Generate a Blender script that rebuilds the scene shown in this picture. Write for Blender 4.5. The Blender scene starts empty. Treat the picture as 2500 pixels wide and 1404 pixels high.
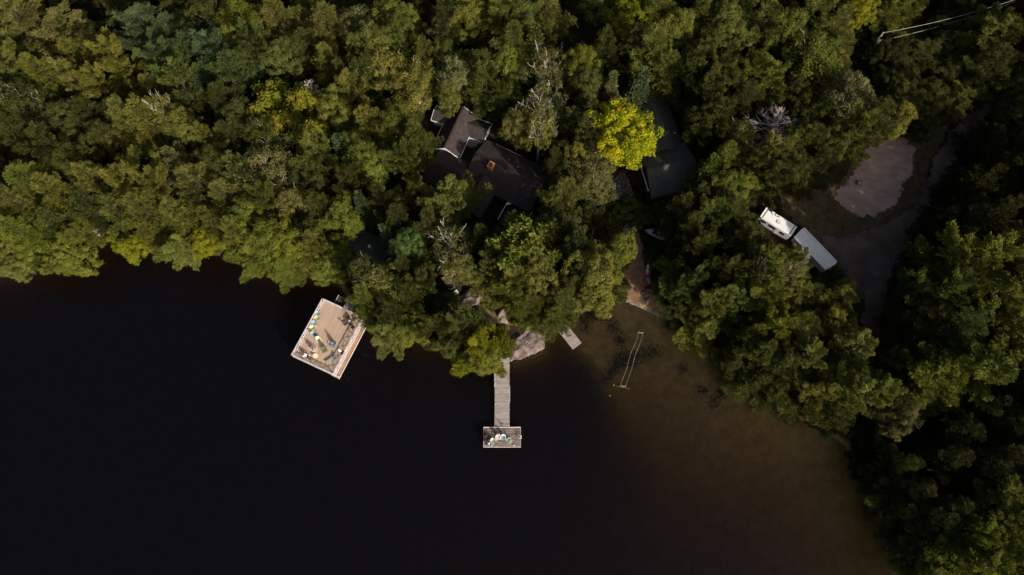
import bpy, bmesh, math, random
import numpy as np
from mathutils import Vector, Matrix
from mathutils.geometry import delaunay_2d_cdt

SC = bpy.context.scene
COL = SC.collection
rnd = random.Random(11)

# ------------------------------------------------------------------ camera
H = 118.0                      # drone height above the lake, metres
TILT = math.radians(16.3)      # lens looks a little north of straight down
F = 1667.0                     # focal length in photo pixels (2500 wide)
cam_d = bpy.data.cameras.new('camera')
cam = bpy.data.objects.new('camera', cam_d); COL.objects.link(cam)
cam.location = (0, 0, H); cam.rotation_euler = (TILT, 0, 0)
cam_d.sensor_width = 36.0; cam_d.lens = 36.0 * F / 2500.0
cam_d.clip_start = 0.5; cam_d.clip_end = 6000
SC.camera = cam

# ------------------------------------------------------------------ light
SUN_EL = math.radians(28.0)
SUN_AZ = math.radians(140.5)   # clockwise from +Y (north, up in the picture)
w = bpy.data.worlds.new('World'); SC.world = w; w.use_nodes = True
nt = w.node_tree
sky = nt.nodes.new('ShaderNodeTexSky'); sky.sky_type = 'NISHITA'; sky.sun_disc = False
sky.dust_density = 6.0; sky.ozone_density = 0.4; sky.air_density = 0.9
sky.sun_elevation = SUN_EL; sky.sun_rotation = SUN_AZ
bg = nt.nodes['Background']; nt.links.new(sky.outputs[0], bg.inputs[0]); bg.inputs[1].default_value = 0.07
sun_d = bpy.data.lights.new('sun', 'SUN'); sun_d.energy = 3.8; sun_d.angle = math.radians(0.55)
sun_d.color = (1.0, 0.90, 0.76)
sun = bpy.data.objects.new('sun', sun_d); COL.objects.link(sun)
sdir = Vector((math.sin(SUN_AZ) * math.cos(SUN_EL), math.cos(SUN_AZ) * math.cos(SUN_EL), math.sin(SUN_EL)))
sun.rotation_euler = sdir.to_track_quat('Z', 'Y').to_euler(); sun.location = (60, -60, 80)
vs = SC.view_settings
vs.view_transform = 'Standard'; vs.look = 'None'; vs.exposure = 0.50; vs.gamma = 1.0; vs.use_curve_mapping = False
SC.cycles.max_bounces = 5; SC.cycles.diffuse_bounces = 2; SC.cycles.transparent_max_bounces = 8
SC.cycles.volume_bounces = 0

# ------------------------------------------------------------------ pixel <-> place
CT, ST = math.cos(TILT), math.sin(TILT)
def P(px, py, z=0.0):
    """the point at height z that lies under photo pixel px, py"""
    dx = (px - 1250.0) / F; dy = -(py - 702.0) / F
    wx, wy, wz = dx, dy * CT + ST, dy * ST - CT
    t = (z - H) / wz
    return Vector((wx * t, wy * t, z))
def proj(x, y, z):
    rx, ry, rz = x, y, z - H
    cy = ry * CT + rz * ST; cz = -ry * ST + rz * CT
    return 1250 + F * x / -cz, 702 - F * cy / -cz
def mpp(px, py, z=0.0):
    return (P(px + 1, py, z) - P(px, py, z)).length
def yaw_of(px, py, dx, dy, z=0.0):
    d = P(px + dx, py + dy, z) - P(px, py, z)
    return math.atan2(d.y, d.x)

# ------------------------------------------------------------------ node material helpers
def new_mat(name):
    m = bpy.data.materials.new(name); m.use_nodes = True
    n = m.node_tree; b = n.nodes['Principled BSDF']
    return m, n, b
def nd(n, t, **kw):
    x = n.nodes.new(t)
    for k, v in kw.items(): setattr(x, k, v)
    return x
def mat_noise(name, c1, c2, scale=3.0, rough=0.8, bump=0.0, detail=6, c3=None, stretch=None, rand=0.0, spec=0.3, bscale=None, ramp=(0.35, 0.65)):
    """base colour wandering between two or three tones by object-space noise, plus bump"""
    m, n, b = new_mat(name)
    tc = nd(n, 'ShaderNodeTexCoord'); mp = nd(n, 'ShaderNodeMapping')
    n.links.new(tc.outputs['Object'], mp.inputs[0])
    if stretch: mp.inputs['Scale'].default_value = stretch
    oi = nd(n, 'ShaderNodeObjectInfo')
    nz = nd(n, 'ShaderNodeTexNoise', noise_dimensions='4D'); nz.inputs['Scale'].default_value = scale; nz.inputs['Detail'].default_value = detail
    mu = nd(n, 'ShaderNodeMath', operation='MULTIPLY'); mu.inputs[1].default_value = 37.0
    n.links.new(oi.outputs['Random'], mu.inputs[0]); n.links.new(mu.outputs[0], nz.inputs['W'])
    n.links.new(mp.outputs[0], nz.inputs['Vector'])
    r = nd(n, 'ShaderNodeValToRGB')
    r.color_ramp.elements[0].position = ramp[0]; r.color_ramp.elements[0].color = (*c1, 1)
    r.color_ramp.elements[1].position = ramp[1]; r.color_ramp.elements[1].color = (*c2, 1)
    if c3:
        e = r.color_ramp.elements.new(min(0.98, ramp[1] + 0.14)); e.color = (*c3, 1)
    n.links.new(nz.outputs[0], r.inputs[0])
    out = r.outputs[0]
    if rand:
        hs = nd(n, 'ShaderNodeHueSaturation')
        mr = nd(n, 'ShaderNodeMapRange'); mr.inputs[3].default_value = 1 - rand; mr.inputs[4].default_value = 1 + rand
        n.links.new(oi.outputs['Random'], mr.inputs[0]); n.links.new(mr.outputs[0], hs.inputs['Value'])
        n.links.new(out, hs.inputs['Color']); out = hs.outputs[0]
    n.links.new(out, b.inputs['Base Color'])
    b.inputs['Roughness'].default_value = rough; b.inputs['Specular IOR Level'].default_value = spec
    if bump:
        bn = nd(n, 'ShaderNodeBump'); bn.inputs['Strength'].default_value = bump; bn.inputs['Distance'].default_value = 0.1
        n2 = nd(n, 'ShaderNodeTexNoise'); n2.inputs['Scale'].default_value = bscale or scale * 3; n2.inputs['Detail'].default_value = 8
        n.links.new(mp.outputs[0], n2.inputs['Vector']); n.links.new(n2.outputs[0], bn.inputs['Height'])
        n.links.new(bn.outputs[0], b.inputs['Normal'])
    return m
def mat_plain(name, c, rough=0.6, metal=0.0, var=0.12, scale=4.0):
    k = 1 - var
    m = mat_noise(name, tuple(v * k for v in c), tuple(min(1, v * (1 + var * .5)) for v in c), scale=scale, rough=rough, detail=3)
    m.node_tree.nodes['Principled BSDF'].inputs['Metallic'].default_value = metal
    return m
def mat_leaf(name, transl=0.28, autumn=None, vary=0.45):
    """leaf tone = the tree's own object colour, wandering from leaf to leaf and bough to bough"""
    m = bpy.data.materials.new(name); m.use_nodes = True; n = m.node_tree; n.nodes.clear()
    out = nd(n, 'ShaderNodeOutputMaterial'); oi = nd(n, 'ShaderNodeObjectInfo')
    at = nd(n, 'ShaderNodeAttribute'); at.attribute_name = 'tint'
    hs = nd(n, 'ShaderNodeHueSaturation')
    mr = nd(n, 'ShaderNodeMapRange'); mr.inputs[3].default_value = 1 - vary; mr.inputs[4].default_value = 1 + vary
    n.links.new(at.outputs['Fac'], mr.inputs[0]); n.links.new(mr.outputs[0], hs.inputs['Value'])
    m2 = nd(n, 'ShaderNodeMapRange'); m2.inputs[3].default_value = 0.525; m2.inputs[4].default_value = 0.485
    n.links.new(at.outputs['Fac'], m2.inputs[0]); n.links.new(m2.outputs[0], hs.inputs['Hue'])
    src = oi.outputs['Color']
    if autumn:
        tc = nd(n, 'ShaderNodeTexCoord'); nz = nd(n, 'ShaderNodeTexNoise'); nz.inputs['Scale'].default_value = 0.42; nz.inputs['Detail'].default_value = 3
        n.links.new(tc.outputs['Object'], nz.inputs['Vector'])
        rp = nd(n, 'ShaderNodeValToRGB')
        els = rp.color_ramp.elements
        while len(els) < len(autumn): els.new(0.5)
        for e, (p, c) in zip(els, autumn): e.position = p; e.color = (*c, 1)
        n.links.new(nz.outputs[0], rp.inputs[0])
        mx = nd(n, 'ShaderNodeMix', data_type='RGBA'); mx.inputs[0].default_value = 0.75
        n.links.new(oi.outputs['Color'], mx.inputs[6]); n.links.new(rp.outputs[0], mx.inputs[7]); src = mx.outputs[2]
    n.links.new(src, hs.inputs['Color'])
    d = nd(n, 'ShaderNodeBsdfDiffuse'); t = nd(n, 'ShaderNodeBsdfTranslucent'); mix = nd(n, 'ShaderNodeMixShader')
    mix.inputs[0].default_value = transl
    n.links.new(hs.outputs[0], d.inputs[0]); n.links.new(hs.outputs[0], t.inputs[0])
    n.links.new(d.outputs[0], mix.inputs[1]); n.links.new(t.outputs[0], mix.inputs[2])
    n.links.new(mix.outputs[0], out.inputs[0])
    return m

M = {}
M['needle'] = mat_leaf('needle_leaf', 0.30, vary=0.42)
M['leaf'] = mat_leaf('broad_leaf', 0.30, vary=0.45)
M['maple'] = mat_leaf('autumn_maple_leaf', 0.32, autumn=[(0.0, (.12, .19, .016)), (0.40, (.30, .34, .013)), (0.57, (.46, .45, .018)), (0.76, (.46, .30, .013))], vary=0.35)
M['turning'] = mat_leaf('turning_leaf', 0.30, autumn=[(0.0, (.07, .11, .015)), (0.42, (.15, .17, .017)), (0.58, (.21, .19, .02)), (0.70, (.26, .12, .045))], vary=0.4)
M['bark'] = mat_noise('bark', (.045, .035, .028), (.11, .09, .075), scale=2.0, rough=0.95, bump=0.6, stretch=(4, 4, .6))
M['pine_bark'] = mat_noise('dark_conifer_bark', (.022, .017, .013), (.05, .04, .032), scale=2.0, rough=0.95, stretch=(4, 4, .6))
M['birch_bark'] = mat_noise('birch_bark', (.26, .22, .19), (.52, .47, .42), scale=3.0, rough=0.85, bump=0.3, stretch=(1, 1, 3))
M['dead_wood'] = mat_noise('dead_wood', (.26, .21, .185), (.46, .39, .35), scale=3.0, rough=0.95, bump=0.4)
M['floor'] = mat_noise('forest_floor_soil', (.012, .011, .008), (.05, .038, .022), scale=0.35, rough=1.0, bump=0.8, bscale=3.0, c3=(.03, .035, .014), spec=0.05)
M['dirt'] = mat_noise('driveway_dirt', (.10, .072, .056), (.175, .132, .106), scale=0.35, rough=1.0, bump=0.4, bscale=5, c3=(.21, .18, .165), spec=0.05)
M['sand'] = mat_noise('raked_sand', (.32, .23, .185), (.45, .335, .275), scale=0.5, rough=1.0, bump=0.5, bscale=3, spec=0.05, stretch=(1.0, 2.2, 1))
M['beach'] = mat_noise('wet_beach_sand', (.17, .10, .06), (.27, .17, .115), scale=0.8, rough=0.85, bump=0.9, bscale=4.5, spec=0.1)
M['grass'] = mat_noise('dry_grass', (.065, .050, .026), (.13, .10, .055), scale=1.2, rough=1.0, bump=1.0, bscale=14, c3=(.15, .10, .05), spec=0.05)
M['rock'] = mat_noise('lichen_granite', (.085, .064, .058), (.24, .19, .175), scale=1.1, rough=0.9, bump=1.0, bscale=2.2, c3=(.30, .25, .235), spec=0.2)
M['rock_pale'] = mat_noise('pale_granite', (.20, .165, .14), (.40, .33, .28), scale=1.4, rough=0.9, bump=0.8, c3=(.48, .42, .36))
M['stone'] = mat_noise('flagstone', (.10, .09, .095), (.20, .18, .185), scale=2.5, rough=0.9, bump=0.5, rand=0.3)
M['deck'] = mat_noise('new_deck_wood', (.40, .285, .22), (.56, .425, .335), scale=1.6, rough=0.75, stretch=(7, .5, 4), rand=0.10, bump=0.1, c3=(.66, .52, .42))
M['cedar'] = mat_noise('cedar_board', (.46, .25, .15), (.60, .38, .25), scale=2.0, rough=0.75, stretch=(.8, 6, 4), rand=0.14)
M['dock'] = mat_noise('weathered_dock_wood', (.245, .215, .21), (.45, .40, .395), scale=1.6, rough=0.9, stretch=(.7, 7, 4), rand=0.22, bump=0.2, c3=(.50, .44, .43))
M['dock_dark'] = mat_noise('worn_dock_wood', (.11, .085, .08), (.32, .25, .235), scale=1.3, rough=0.9, stretch=(.7, 6, 4), rand=0.25, bump=0.2, c3=(.42, .35, .34))
M['rail'] = mat_noise('pale_rail_paint', (.52, .48, .52), (.68, .64, .68), scale=2, rough=0.7)
M['white'] = mat_noise('white_paint', (.70, .69, .70), (.82, .81, .81), scale=2.0, rough=0.55)
M['shingle'] = None
M['dark_wood'] = mat_noise('dark_stained_wood', (.03, .024, .02), (.07, .055, .048), scale=2.0, rough=0.9, stretch=(1, 5, 3))
M['wall_wood'] = mat_noise('dark_log_siding', (.05, .033, .022), (.10, .07, .05), scale=2.0, rough=0.9, stretch=(1, 1, 6))
M['glass'] = mat_plain('dark_window_glass', (.02, .025, .03), rough=0.08, var=0.2)
M['brick'] = mat_noise('red_brick', (.30, .105, .055), (.46, .19, .10), scale=4, rough=0.9, rand=0.25)
M['flue'] = mat_plain('sooty_flue', (.03, .025, .025), rough=0.95)
M['camper'] = mat_noise('camper_roof_white', (.84, .85, .88), (.93, .94, .96), scale=0.8, rough=0.5, c3=(.78, .79, .82))
M['cover'] = mat_noise('grey_white_cover', (.72, .75, .80), (.84, .86, .90), scale=1.4, rough=0.55, c3=(.64, .66, .70))
M['black'] = mat_plain('black_rubber', (.02, .02, .022), rough=0.6)
M['metal'] = mat_plain('grey_metal', (.55, .55, .56), rough=0.4, metal=0.6)
M['wire'] = mat_plain('bare_wire', (.48, .44, .35), rough=0.6)
M['pole'] = mat_noise('grey_pole_wood', (.30, .26, .18), (.46, .40, .29), scale=3, rough=0.9, stretch=(4, 4, .5))
M['rope'] = mat_plain('pale_rope', (.50, .46, .36), rough=0.9)
M['yellow'] = mat_plain('yellow_plastic', (.60, .42, .04), rough=0.5)
M['red'] = mat_plain('red_plastic', (.42, .045, .05), rough=0.5)
M['weed'] = mat_plain('water_weed', (.05, .042, .02), rough=1.0)
M['skin'] = mat_plain('skin', (.55, .33, .24), rough=0.6, var=0.06)
M['hair'] = mat_plain('dark_hair', (.035, .02, .015), rough=0.7)
def colour(name, c, rough=0.7):
    if name not in M: M[name] = mat_plain(name, c, rough=rough, var=0.10)
    return M[name]
for nme, c in dict(paint_sunlit_blue=(.34, .42, .49), paint_teal=(.09, .18, .22), paint_slate=(.17, .25, .33), paint_lime=(.34, .36, .17),
                   paint_green=(.17, .22, .09), paint_mint=(.50, .58, .42), paint_sage=(.30, .36, .28), paint_cream=(.78, .76, .50), paint_ice=(.55, .66, .68),
                   paint_steel=(.28, .36, .44), paint_white=(.80, .76, .75), paint_straw=(.52, .49, .25), cloth_maroon=(.06, .015, .02),
                   cloth_navy=(.02, .025, .05), cloth_white=(.80, .78, .78), cloth_grey=(.30, .30, .34), cloth_olive=(.12, .125, .075), wicker=(.075, .055, .05),
                   cloth_lightblue=(.45, .60, .75), cloth_wine=(.20, .03, .04), paint_bluegrey=(.20, .27, .34), sail_yellow=(.42, .38, .04), sail_violet=(.12, .09, .26),
                   sail_white=(.48, .47, .52), teal_towel=(.04, .30, .27), bench_wood=(.42, .38, .31), plastic_white=(.82, .82, .82)).items(): colour(nme, c)
def shingle_mat(name, c1, c2, c3):
    m, n, b = new_mat(name)
    tc = nd(n, 'ShaderNodeTexCoord')
    br = nd(n, 'ShaderNodeTexBrick'); br.inputs['Scale'].default_value = 1.0
    br.inputs['Brick Width'].default_value = 0.5; br.inputs['Row Height'].default_value = 0.22; br.inputs['Mortar Size'].default_value = 0.02
    br.inputs['Color1'].default_value = (*c1, 1); br.inputs['Color2'].default_value = (*c2, 1); br.inputs['Mortar'].default_value = (c1[0] * .45, c1[1] * .45, c1[2] * .45, 1)
    n.links.new(tc.outputs['Object'], br.inputs[0])
    nz = nd(n, 'ShaderNodeTexNoise'); nz.inputs['Scale'].default_value = 0.5; nz.inputs['Detail'].default_value = 7
    n.links.new(tc.outputs['Object'], nz.inputs[0])
    mx = nd(n, 'ShaderNodeMix', data_type='RGBA'); mr = nd(n, 'ShaderNodeMapRange'); mr.inputs[1].default_value = .4; mr.inputs[2].default_value = .75; mr.inputs[4].default_value = .6
    n.links.new(nz.outputs[0], mr.inputs[0]); n.links.new(mr.outputs[0], mx.inputs[0])
    n.links.new(br.outputs[0], mx.inputs[6]); mx.inputs[7].default_value = (*c3, 1)
    n.links.new(mx.outputs[2], b.inputs['Base Color']); b.inputs['Roughness'].default_value = .95; b.inputs['Specular IOR Level'].default_value = 0.1
    bn = nd(n, 'ShaderNodeBump'); bn.inputs['Strength'].default_value = .5; bn.inputs['Distance'].default_value = .02
    n.links.new(br.outputs['Fac'], bn.inputs['Height']); n.links.new(bn.outputs[0], b.inputs['Normal'])
    return m
M['shingle'] = shingle_mat('asphalt_shingle', (.052, .041, .041), (.080, .064, .063), (.036, .033, .037))
M['shingle_grey'] = shingle_mat('grey_asphalt_shingle', (.085, .085, .080), (.115, .115, .108), (.062, .068, .060))

# ------------------------------------------------------------------ mesh helpers
class MB:
    """collects shapes and links them as ONE mesh object"""
    def __init__(self): self.v = []; self.f = []
    def add(self, verts, faces):
        o = len(self.v); self.v += [tuple(p) for p in verts]; self.f += [tuple(i + o for i in f) for f in faces]; return self
    def box(self, c, s, rz=0.0, rot=None):
        sx, sy, sz = s[0] / 2, s[1] / 2, s[2] / 2
        R = rot if rot is not None else Matrix.Rotation(rz, 3, 'Z')
        vs_ = [Vector(c) + R @ Vector((x * sx, y * sy, z * sz)) for z in (-1, 1) for x, y in ((-1, -1), (1, -1), (1, 1), (-1, 1))]
        return self.add(vs_, [(3, 2, 1, 0), (4, 5, 6, 7), (0, 1, 5, 4), (1, 2, 6, 5), (2, 3, 7, 6), (3, 0, 4, 7)])
    def bar(self, a, b, wd, ht):
        a = Vector(a); b = Vector(b); d = b - a; L = d.length
        if L < 1e-5: return self
        R = d.to_track_quat('X', 'Z').to_matrix()
        return self.box((a + b) / 2, (L, wd, ht), rot=R)
    def tube(self, pts, rad, n=6, cap=True):
        pts = [Vector(p) for p in pts]; rings = []
        if not isinstance(rad, (list, tuple)): rad = [rad] * len(pts)
        vs_ = []; fs = []
        for i, p in enumerate(pts):
            d = (pts[min(i + 1, len(pts) - 1)] - pts[max(i - 1, 0)])
            if d.length < 1e-6: d = Vector((0, 0, 1))
            d.normalize(); u = d.orthogonal().normalized() if i == 0 else (u - d * u.dot(d)).normalized(); wv = d.cross(u)
            for k in range(n):
                a = 2 * math.pi * k / n
                vs_.append(p + (u * math.cos(a) + wv * math.sin(a)) * rad[i])
        for i in range(len(pts) - 1):
            for k in range(n):
                a = i * n + k; b = i * n + (k + 1) % n
                fs.append((a, b, b + n, a + n))
        if cap:
            fs.append(tuple(reversed(range(n)))); fs.append(tuple(range((len(pts) - 1) * n, len(pts) * n)))
        return self.add(vs_, fs)
    def lathe(self, prof, c=(0, 0, 0), n=14):
        vs_ = []; fs = []
        for r, z in prof:
            for k in range(n):
                a = 2 * math.pi * k / n; vs_.append((c[0] + r * math.cos(a), c[1] + r * math.sin(a), c[2] + z))
        for i in range(len(prof) - 1):
            for k in range(n):
                a = i * n + k; b = i * n + (k + 1) % n; fs.append((a, b, b + n, a + n))
        fs.append(tuple(reversed(range(n)))); fs.append(tuple(range((len(prof) - 1) * n, len(prof) * n)))
        return self.add(vs_, fs)
    def prism(self, poly, z0, z1, rise=None):
        n = len(poly)
        vs_ = [(p[0], p[1], z0) for p in poly] + [(p[0], p[1], z1) for p in poly]
        fs = [tuple(reversed(range(n))), tuple(range(n, 2 * n))] + [(i, (i + 1) % n, (i + 1) % n + n, i + n) for i in range(n)]
        return self.add(vs_, fs)
    def mesh(self, name, mat, smooth=False, bevel=0.0, uv=False):
        me = bpy.data.meshes.new(name); me.from_pydata(self.v, [], self.f); me.update()
        if mat: me.materials.append(mat)
        if smooth: me.polygons.foreach_set('use_smooth', [True] * len(me.polygons))
        return me
    def build(self, name, mat, parent=None, smooth=False, bevel=0.0, kind=None, loc=None, rz=0):
        me = self.mesh(name, mat, smooth); o = bpy.data.objects.new(name, me); COL.objects.link(o)
        if parent: o.parent = parent
        if loc is not None: o.location = loc
        if rz: o.rotation_euler = (0, 0, rz)
        if bevel:
            b = o.modifiers.new('edge', 'BEVEL'); b.width = bevel; b.segments = 1; b.limit_method = 'ANGLE'
        if kind: o['kind'] = kind
        return o
def tag(o, label=None, cat=None, group=None, kind=None):
    if label: o['label'] = label
    if cat: o['category'] = cat
    if group: o['group'] = group
    if kind: o['kind'] = kind
    return o
def thing(name, label, cat, loc=(0, 0, 0), rz=0.0, group=None):
    o = bpy.data.objects.new(name, None); COL.objects.link(o); o.empty_display_size = 0.3
    o.location = loc; o.rotation_euler = (0, 0, rz)
    return tag(o, label, cat, group)
def copy_thing(root, loc, rz, label=None):
    """copy of a thing, its parts and their sub-parts; mesh data shared"""
    kids = {}
    for o in COL.objects:
        if o.parent: kids.setdefault(o.parent.name, []).append(o)
    def cp(o, par):
        c = o.copy(); COL.objects.link(c)
        if par: c.parent = par
        for k in kids.get(o.name, []): cp(k, c)
        return c
    r = cp(root, None); r.location = loc; r.rotation_euler = (0, 0, rz)
    if label: r['label'] = label
    return r

# ------------------------------------------------------------------ shore, ground height, lake bed
SHORE_PX = [(-900, 760), (-500, 730), (-150, 672), (0, 655), (70, 640), (150, 622), (190, 596), (240, 568), (275, 562), (310, 572), (380, 588), (470, 596), (540, 578), (575, 600),
            (610, 640), (690, 655), (770, 668), (825, 690), (850, 735), (905, 780), (960, 812), (1040, 828), (1110, 848), (1180, 858), (1215, 868), (1240, 880), (1262, 879),
            (1300, 865), (1328, 852), (1333, 815), (1365, 800), (1395, 775), (1420, 752), (1470, 735), (1505, 729), (1540, 739), (1580, 757), (1620, 774), (1665, 790), (1700, 815), (1745, 860),
            (1790, 912), (1840, 955), (1890, 990), (1950, 1022), (2010, 1050), (2060, 1085), (2090, 1135), (2110, 1195), (2145, 1255), (2180, 1310), (2195, 1404), (2240, 1560), (2330, 1800), (2500, 2300)]
SH = np.array([P(a, b, 0)[:2] for a, b in SHORE_PX])
LAND = np.vstack([SH, [[2500, -600], [2500, 2500], [-2500, 2500], [-2500, SH[0, 1]]]])
def inside(poly, X, Y):
    r = np.zeros(X.shape, bool); n = len(poly)
    for i in range(n):
        x0, y0 = poly[i]; x1, y1 = poly[(i + 1) % n]
        if y0 == y1: continue
        c = ((y0 > Y) != (y1 > Y)) & (X < (x1 - x0) * (Y - y0) / (y1 - y0) + x0)
        r ^= c
    return r
def dist_line(pts, X, Y, closed=False):
    d = np.full(X.shape, 1e9); n = len(pts)
    for i in range(n if closed else n - 1):
        ax, ay = pts[i]; bx, by = pts[(i + 1) % n]
        vx, vy = bx - ax, by - ay; L = vx * vx + vy * vy + 1e-9
        t = np.clip(((X - ax) * vx + (Y - ay) * vy) / L, 0, 1)
        d = np.minimum(d, np.hypot(X - ax - t * vx, Y - ay - t * vy))
    return d
BEACH = P(1570, 690, 0.5)
X_STEEP = P(1335, 850).x; X_FLAT = P(1490, 850).x; BAY_Y = P(1400, 850).y
DROP = np.array([P(a, b)[:2] for a, b in ((1240, 1900), (1330, 1404), (1385, 1200), (1418, 1080), (1428, 980), (1412, 920), (1388, 870), (1352, 820), (1340, 780))])
def wob(X, Y, s, a, ph=0.0):
    return a * (np.sin(X / s + 1.3 * np.sin(Y / (s * 1.7) + ph)) * np.cos(Y / (s * 1.1) + .7 * np.sin(X / (s * 1.9) + ph)))
def ground(X, Y):
    X = np.asarray(X, float); Y = np.asarray(Y, float)
    d = dist_line(SH, X, Y); land = inside(LAND, X, Y)
    nb = np.exp(-((X - BEACH.x) ** 2 + (Y - BEACH.y) ** 2) / (2 * 11.0 ** 2))
    tau = 10 + 26 * nb
    zl = 2.6 * (1 - np.exp(-d / tau)) + 0.012 * d + np.minimum(1, d / 6) * (wob(X, Y, 7, .18) + wob(X, Y, 2.6, .06, 2.))
    t = np.clip((X - np.interp(Y, DROP[:, 1], DROP[:, 0]) + 2.5 + wob(X, Y, 5, 1.4)) / (6.5 + np.clip(BAY_Y - Y, 0, 40) * .55), 0, 1); t = t * t * (3 - 2 * t)
    steep = 12.5 * (1 - np.exp(-d / 3.2)); flat = 7.0 * (1 - np.exp(-d / 40.0)) * (1 + .035 * np.clip(BAY_Y - Y - 4, 0, 60)) + 0.05
    zw = -(steep * (1 - t) + flat * t) + np.minimum(1, d / 5) * (wob(X, Y, 4, .07) + wob(X, Y, 1.7, .03, 1.))
    return np.where(land, zl, zw)
def gz(x, y): return float(ground(np.array([x]), np.array([y]))[0])
def PG(px, py, up=0.0):
    """the point on the ground under a photo pixel"""
    z = 1.5
    for _ in range(6):
        p = P(px, py, z + up); z = gz(p.x, p.y)
    return Vector((p.x, p.y, z))

def axis(a, b, step, outer):
    core = np.arange(a, b + step, step)
    return np.concatenate([[a - v for v in reversed(outer)], core, [core[-1] + v for v in outer]])
gx = axis(-125, 125, 0.8, [5, 12, 25, 50, 110, 260, 700, 1800]); gy = axis(-32, 122, 0.8, [5, 12, 25, 50, 110, 260, 700, 1800])
GX, GY = np.meshgrid(gx, gy); GZ = ground(GX.ravel(), GY.ravel())
nx, ny = len(gx), len(gy)
co = np.stack([GX.ravel(), GY.ravel(), GZ], 1)
ii = (np.arange(ny - 1)[:, None] * nx + np.arange(nx - 1)[None, :]).ravel()
quads = np.stack([ii, ii + 1, ii + nx + 1, ii + nx], 1)
def np_mesh(name, verts, quads, mat, smooth=False, tint=None):
    me = bpy.data.meshes.new(name); nv, nq, k = len(verts), len(quads), quads.shape[1]
    me.vertices.add(nv); me.vertices.foreach_set('co', np.ascontiguousarray(verts, np.float32).ravel())
    me.loops.add(nq * k); me.loops.foreach_set('vertex_index', np.ascontiguousarray(quads, np.int32).ravel())
    me.polygons.add(nq); me.polygons.foreach_set('loop_start', np.arange(0, nq * k, k, dtype=np.int32))
    try: me.polygons.foreach_set('loop_total', np.full(nq, k, np.int32))
    except Exception: pass
    if smooth: me.polygons.foreach_set('use_smooth', np.ones(nq, bool))
    if mat: me.materials.append(mat)
    me.update(calc_edges=True)
    if tint is not None:
        a = me.attributes.new('tint', 'FLOAT', 'FACE'); a.data.foreach_set('value', np.ascontiguousarray(tint, np.float32))
    return me
def link(name, me, parent=None):
    o = bpy.data.objects.new(name, me); COL.objects.link(o)
    if parent: o.parent = parent
    return o
# ground: forest soil above the water line, brown sand below it (chosen by height, as the place has it)
def ground_mat():
    m = M['floor']; n = m.node_tree; b = n.nodes['Principled BSDF']
    src = b.inputs['Base Color'].links[0].from_socket
    geo = nd(n, 'ShaderNodeNewGeometry'); sp = nd(n, 'ShaderNodeSeparateXYZ'); n.links.new(geo.outputs['Position'], sp.inputs[0])
    mr = nd(n, 'ShaderNodeMapRange'); mr.inputs[1].default_value = 0.02; mr.inputs[2].default_value = 0.35
    n.links.new(sp.outputs[2], mr.inputs[0])
    nz = nd(n, 'ShaderNodeTexNoise'); nz.inputs['Scale'].default_value = .7; nz.inputs['Detail'].default_value = 12; nz.inputs['Roughness'].default_value = .72; n.links.new(geo.outputs['Position'], nz.inputs[0])
    rp = nd(n, 'ShaderNodeValToRGB'); rp.color_ramp.elements[0].position = .3; rp.color_ramp.elements[0].color = (.25, .175, .055, 1); rp.color_ramp.elements[1].position = .7; rp.color_ramp.elements[1].color = (.55, .41, .15, 1)
    n.links.new(nz.outputs[0], rp.inputs[0])
    mx = nd(n, 'ShaderNodeMix', data_type='RGBA'); n.links.new(mr.outputs[0], mx.inputs[0]); n.links.new(rp.outputs[0], mx.inputs[6]); n.links.new(src, mx.inputs[7])
    n.links.new(mx.outputs[2], b.inputs['Base Color'])
ground_mat()
g = link('ground', np_mesh('ground', co, quads, M['floor'], smooth=True)); g['kind'] = 'structure'

# lake: closed body of tea-brown water with a rippled, faintly mirroring top
wm = bpy.data.materials.new('lake_water'); wm.use_nodes = True; n = wm.node_tree; n.nodes.clear()
out = nd(n, 'ShaderNodeOutputMaterial'); tr = nd(n, 'ShaderNodeBsdfTransparent'); gl = nd(n, 'ShaderNodeBsdfGlossy'); gl.inputs['Roughness'].default_value = 0.12
fr = nd(n, 'ShaderNodeFresnel'); fr.inputs['IOR'].default_value = 1.33; mxs = nd(n, 'ShaderNodeMixShader')
geo = nd(n, 'ShaderNodeNewGeometry'); mp = nd(n, 'ShaderNodeMapping'); mp.inputs['Scale'].default_value = (.9, 2.2, 1); mp.inputs['Rotation'].default_value = (0, 0, .25)
n.links.new(geo.outputs['Position'], mp.inputs[0])
nz = nd(n, 'ShaderNodeTexNoise'); nz.inputs['Scale'].default_value = 1.1; nz.inputs['Detail'].default_value = 5; nz.inputs['Roughness'].default_value = .6
n.links.new(mp.outputs[0], nz.inputs[0])
bn = nd(n, 'ShaderNodeBump'); bn.inputs['Strength'].default_value = .4; bn.inputs['Distance'].default_value = .25
n.links.new(nz.outputs[0], bn.inputs['Height']); n.links.new(bn.outputs[0], gl.inputs['Normal']); n.links.new(bn.outputs[0], fr.inputs['Normal'])
n.links.new(fr.outputs[0], mxs.inputs[0]); n.links.new(tr.outputs[0], mxs.inputs[1]); n.links.new(gl.outputs[0], mxs.inputs[2]); mk = nd(n, 'ShaderNodeBsdfDiffuse'); mk.inputs[0].default_value = (.34, .36, .40, 1); mm = nd(n, 'ShaderNodeMixShader'); mm.inputs[0].default_value = .0055
n.links.new(mxs.outputs[0], mm.inputs[1]); n.links.new(mk.outputs[0], mm.inputs[2]); n.links.new(mm.outputs[0], out.inputs[0])
va = nd(n, 'ShaderNodeVolumeAbsorption'); va.inputs[0].default_value = (.60, .415, .08, 1); va.inputs[1].default_value = 0.33
n.links.new(va.outputs[0], out.inputs[1])
MB().box((0, 0, -7.0), (3600, 3600, 14.0)).build('lake_water', wm, kind='structure')
bpy.data.objects['lake_water'].location.z = 0.0

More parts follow.
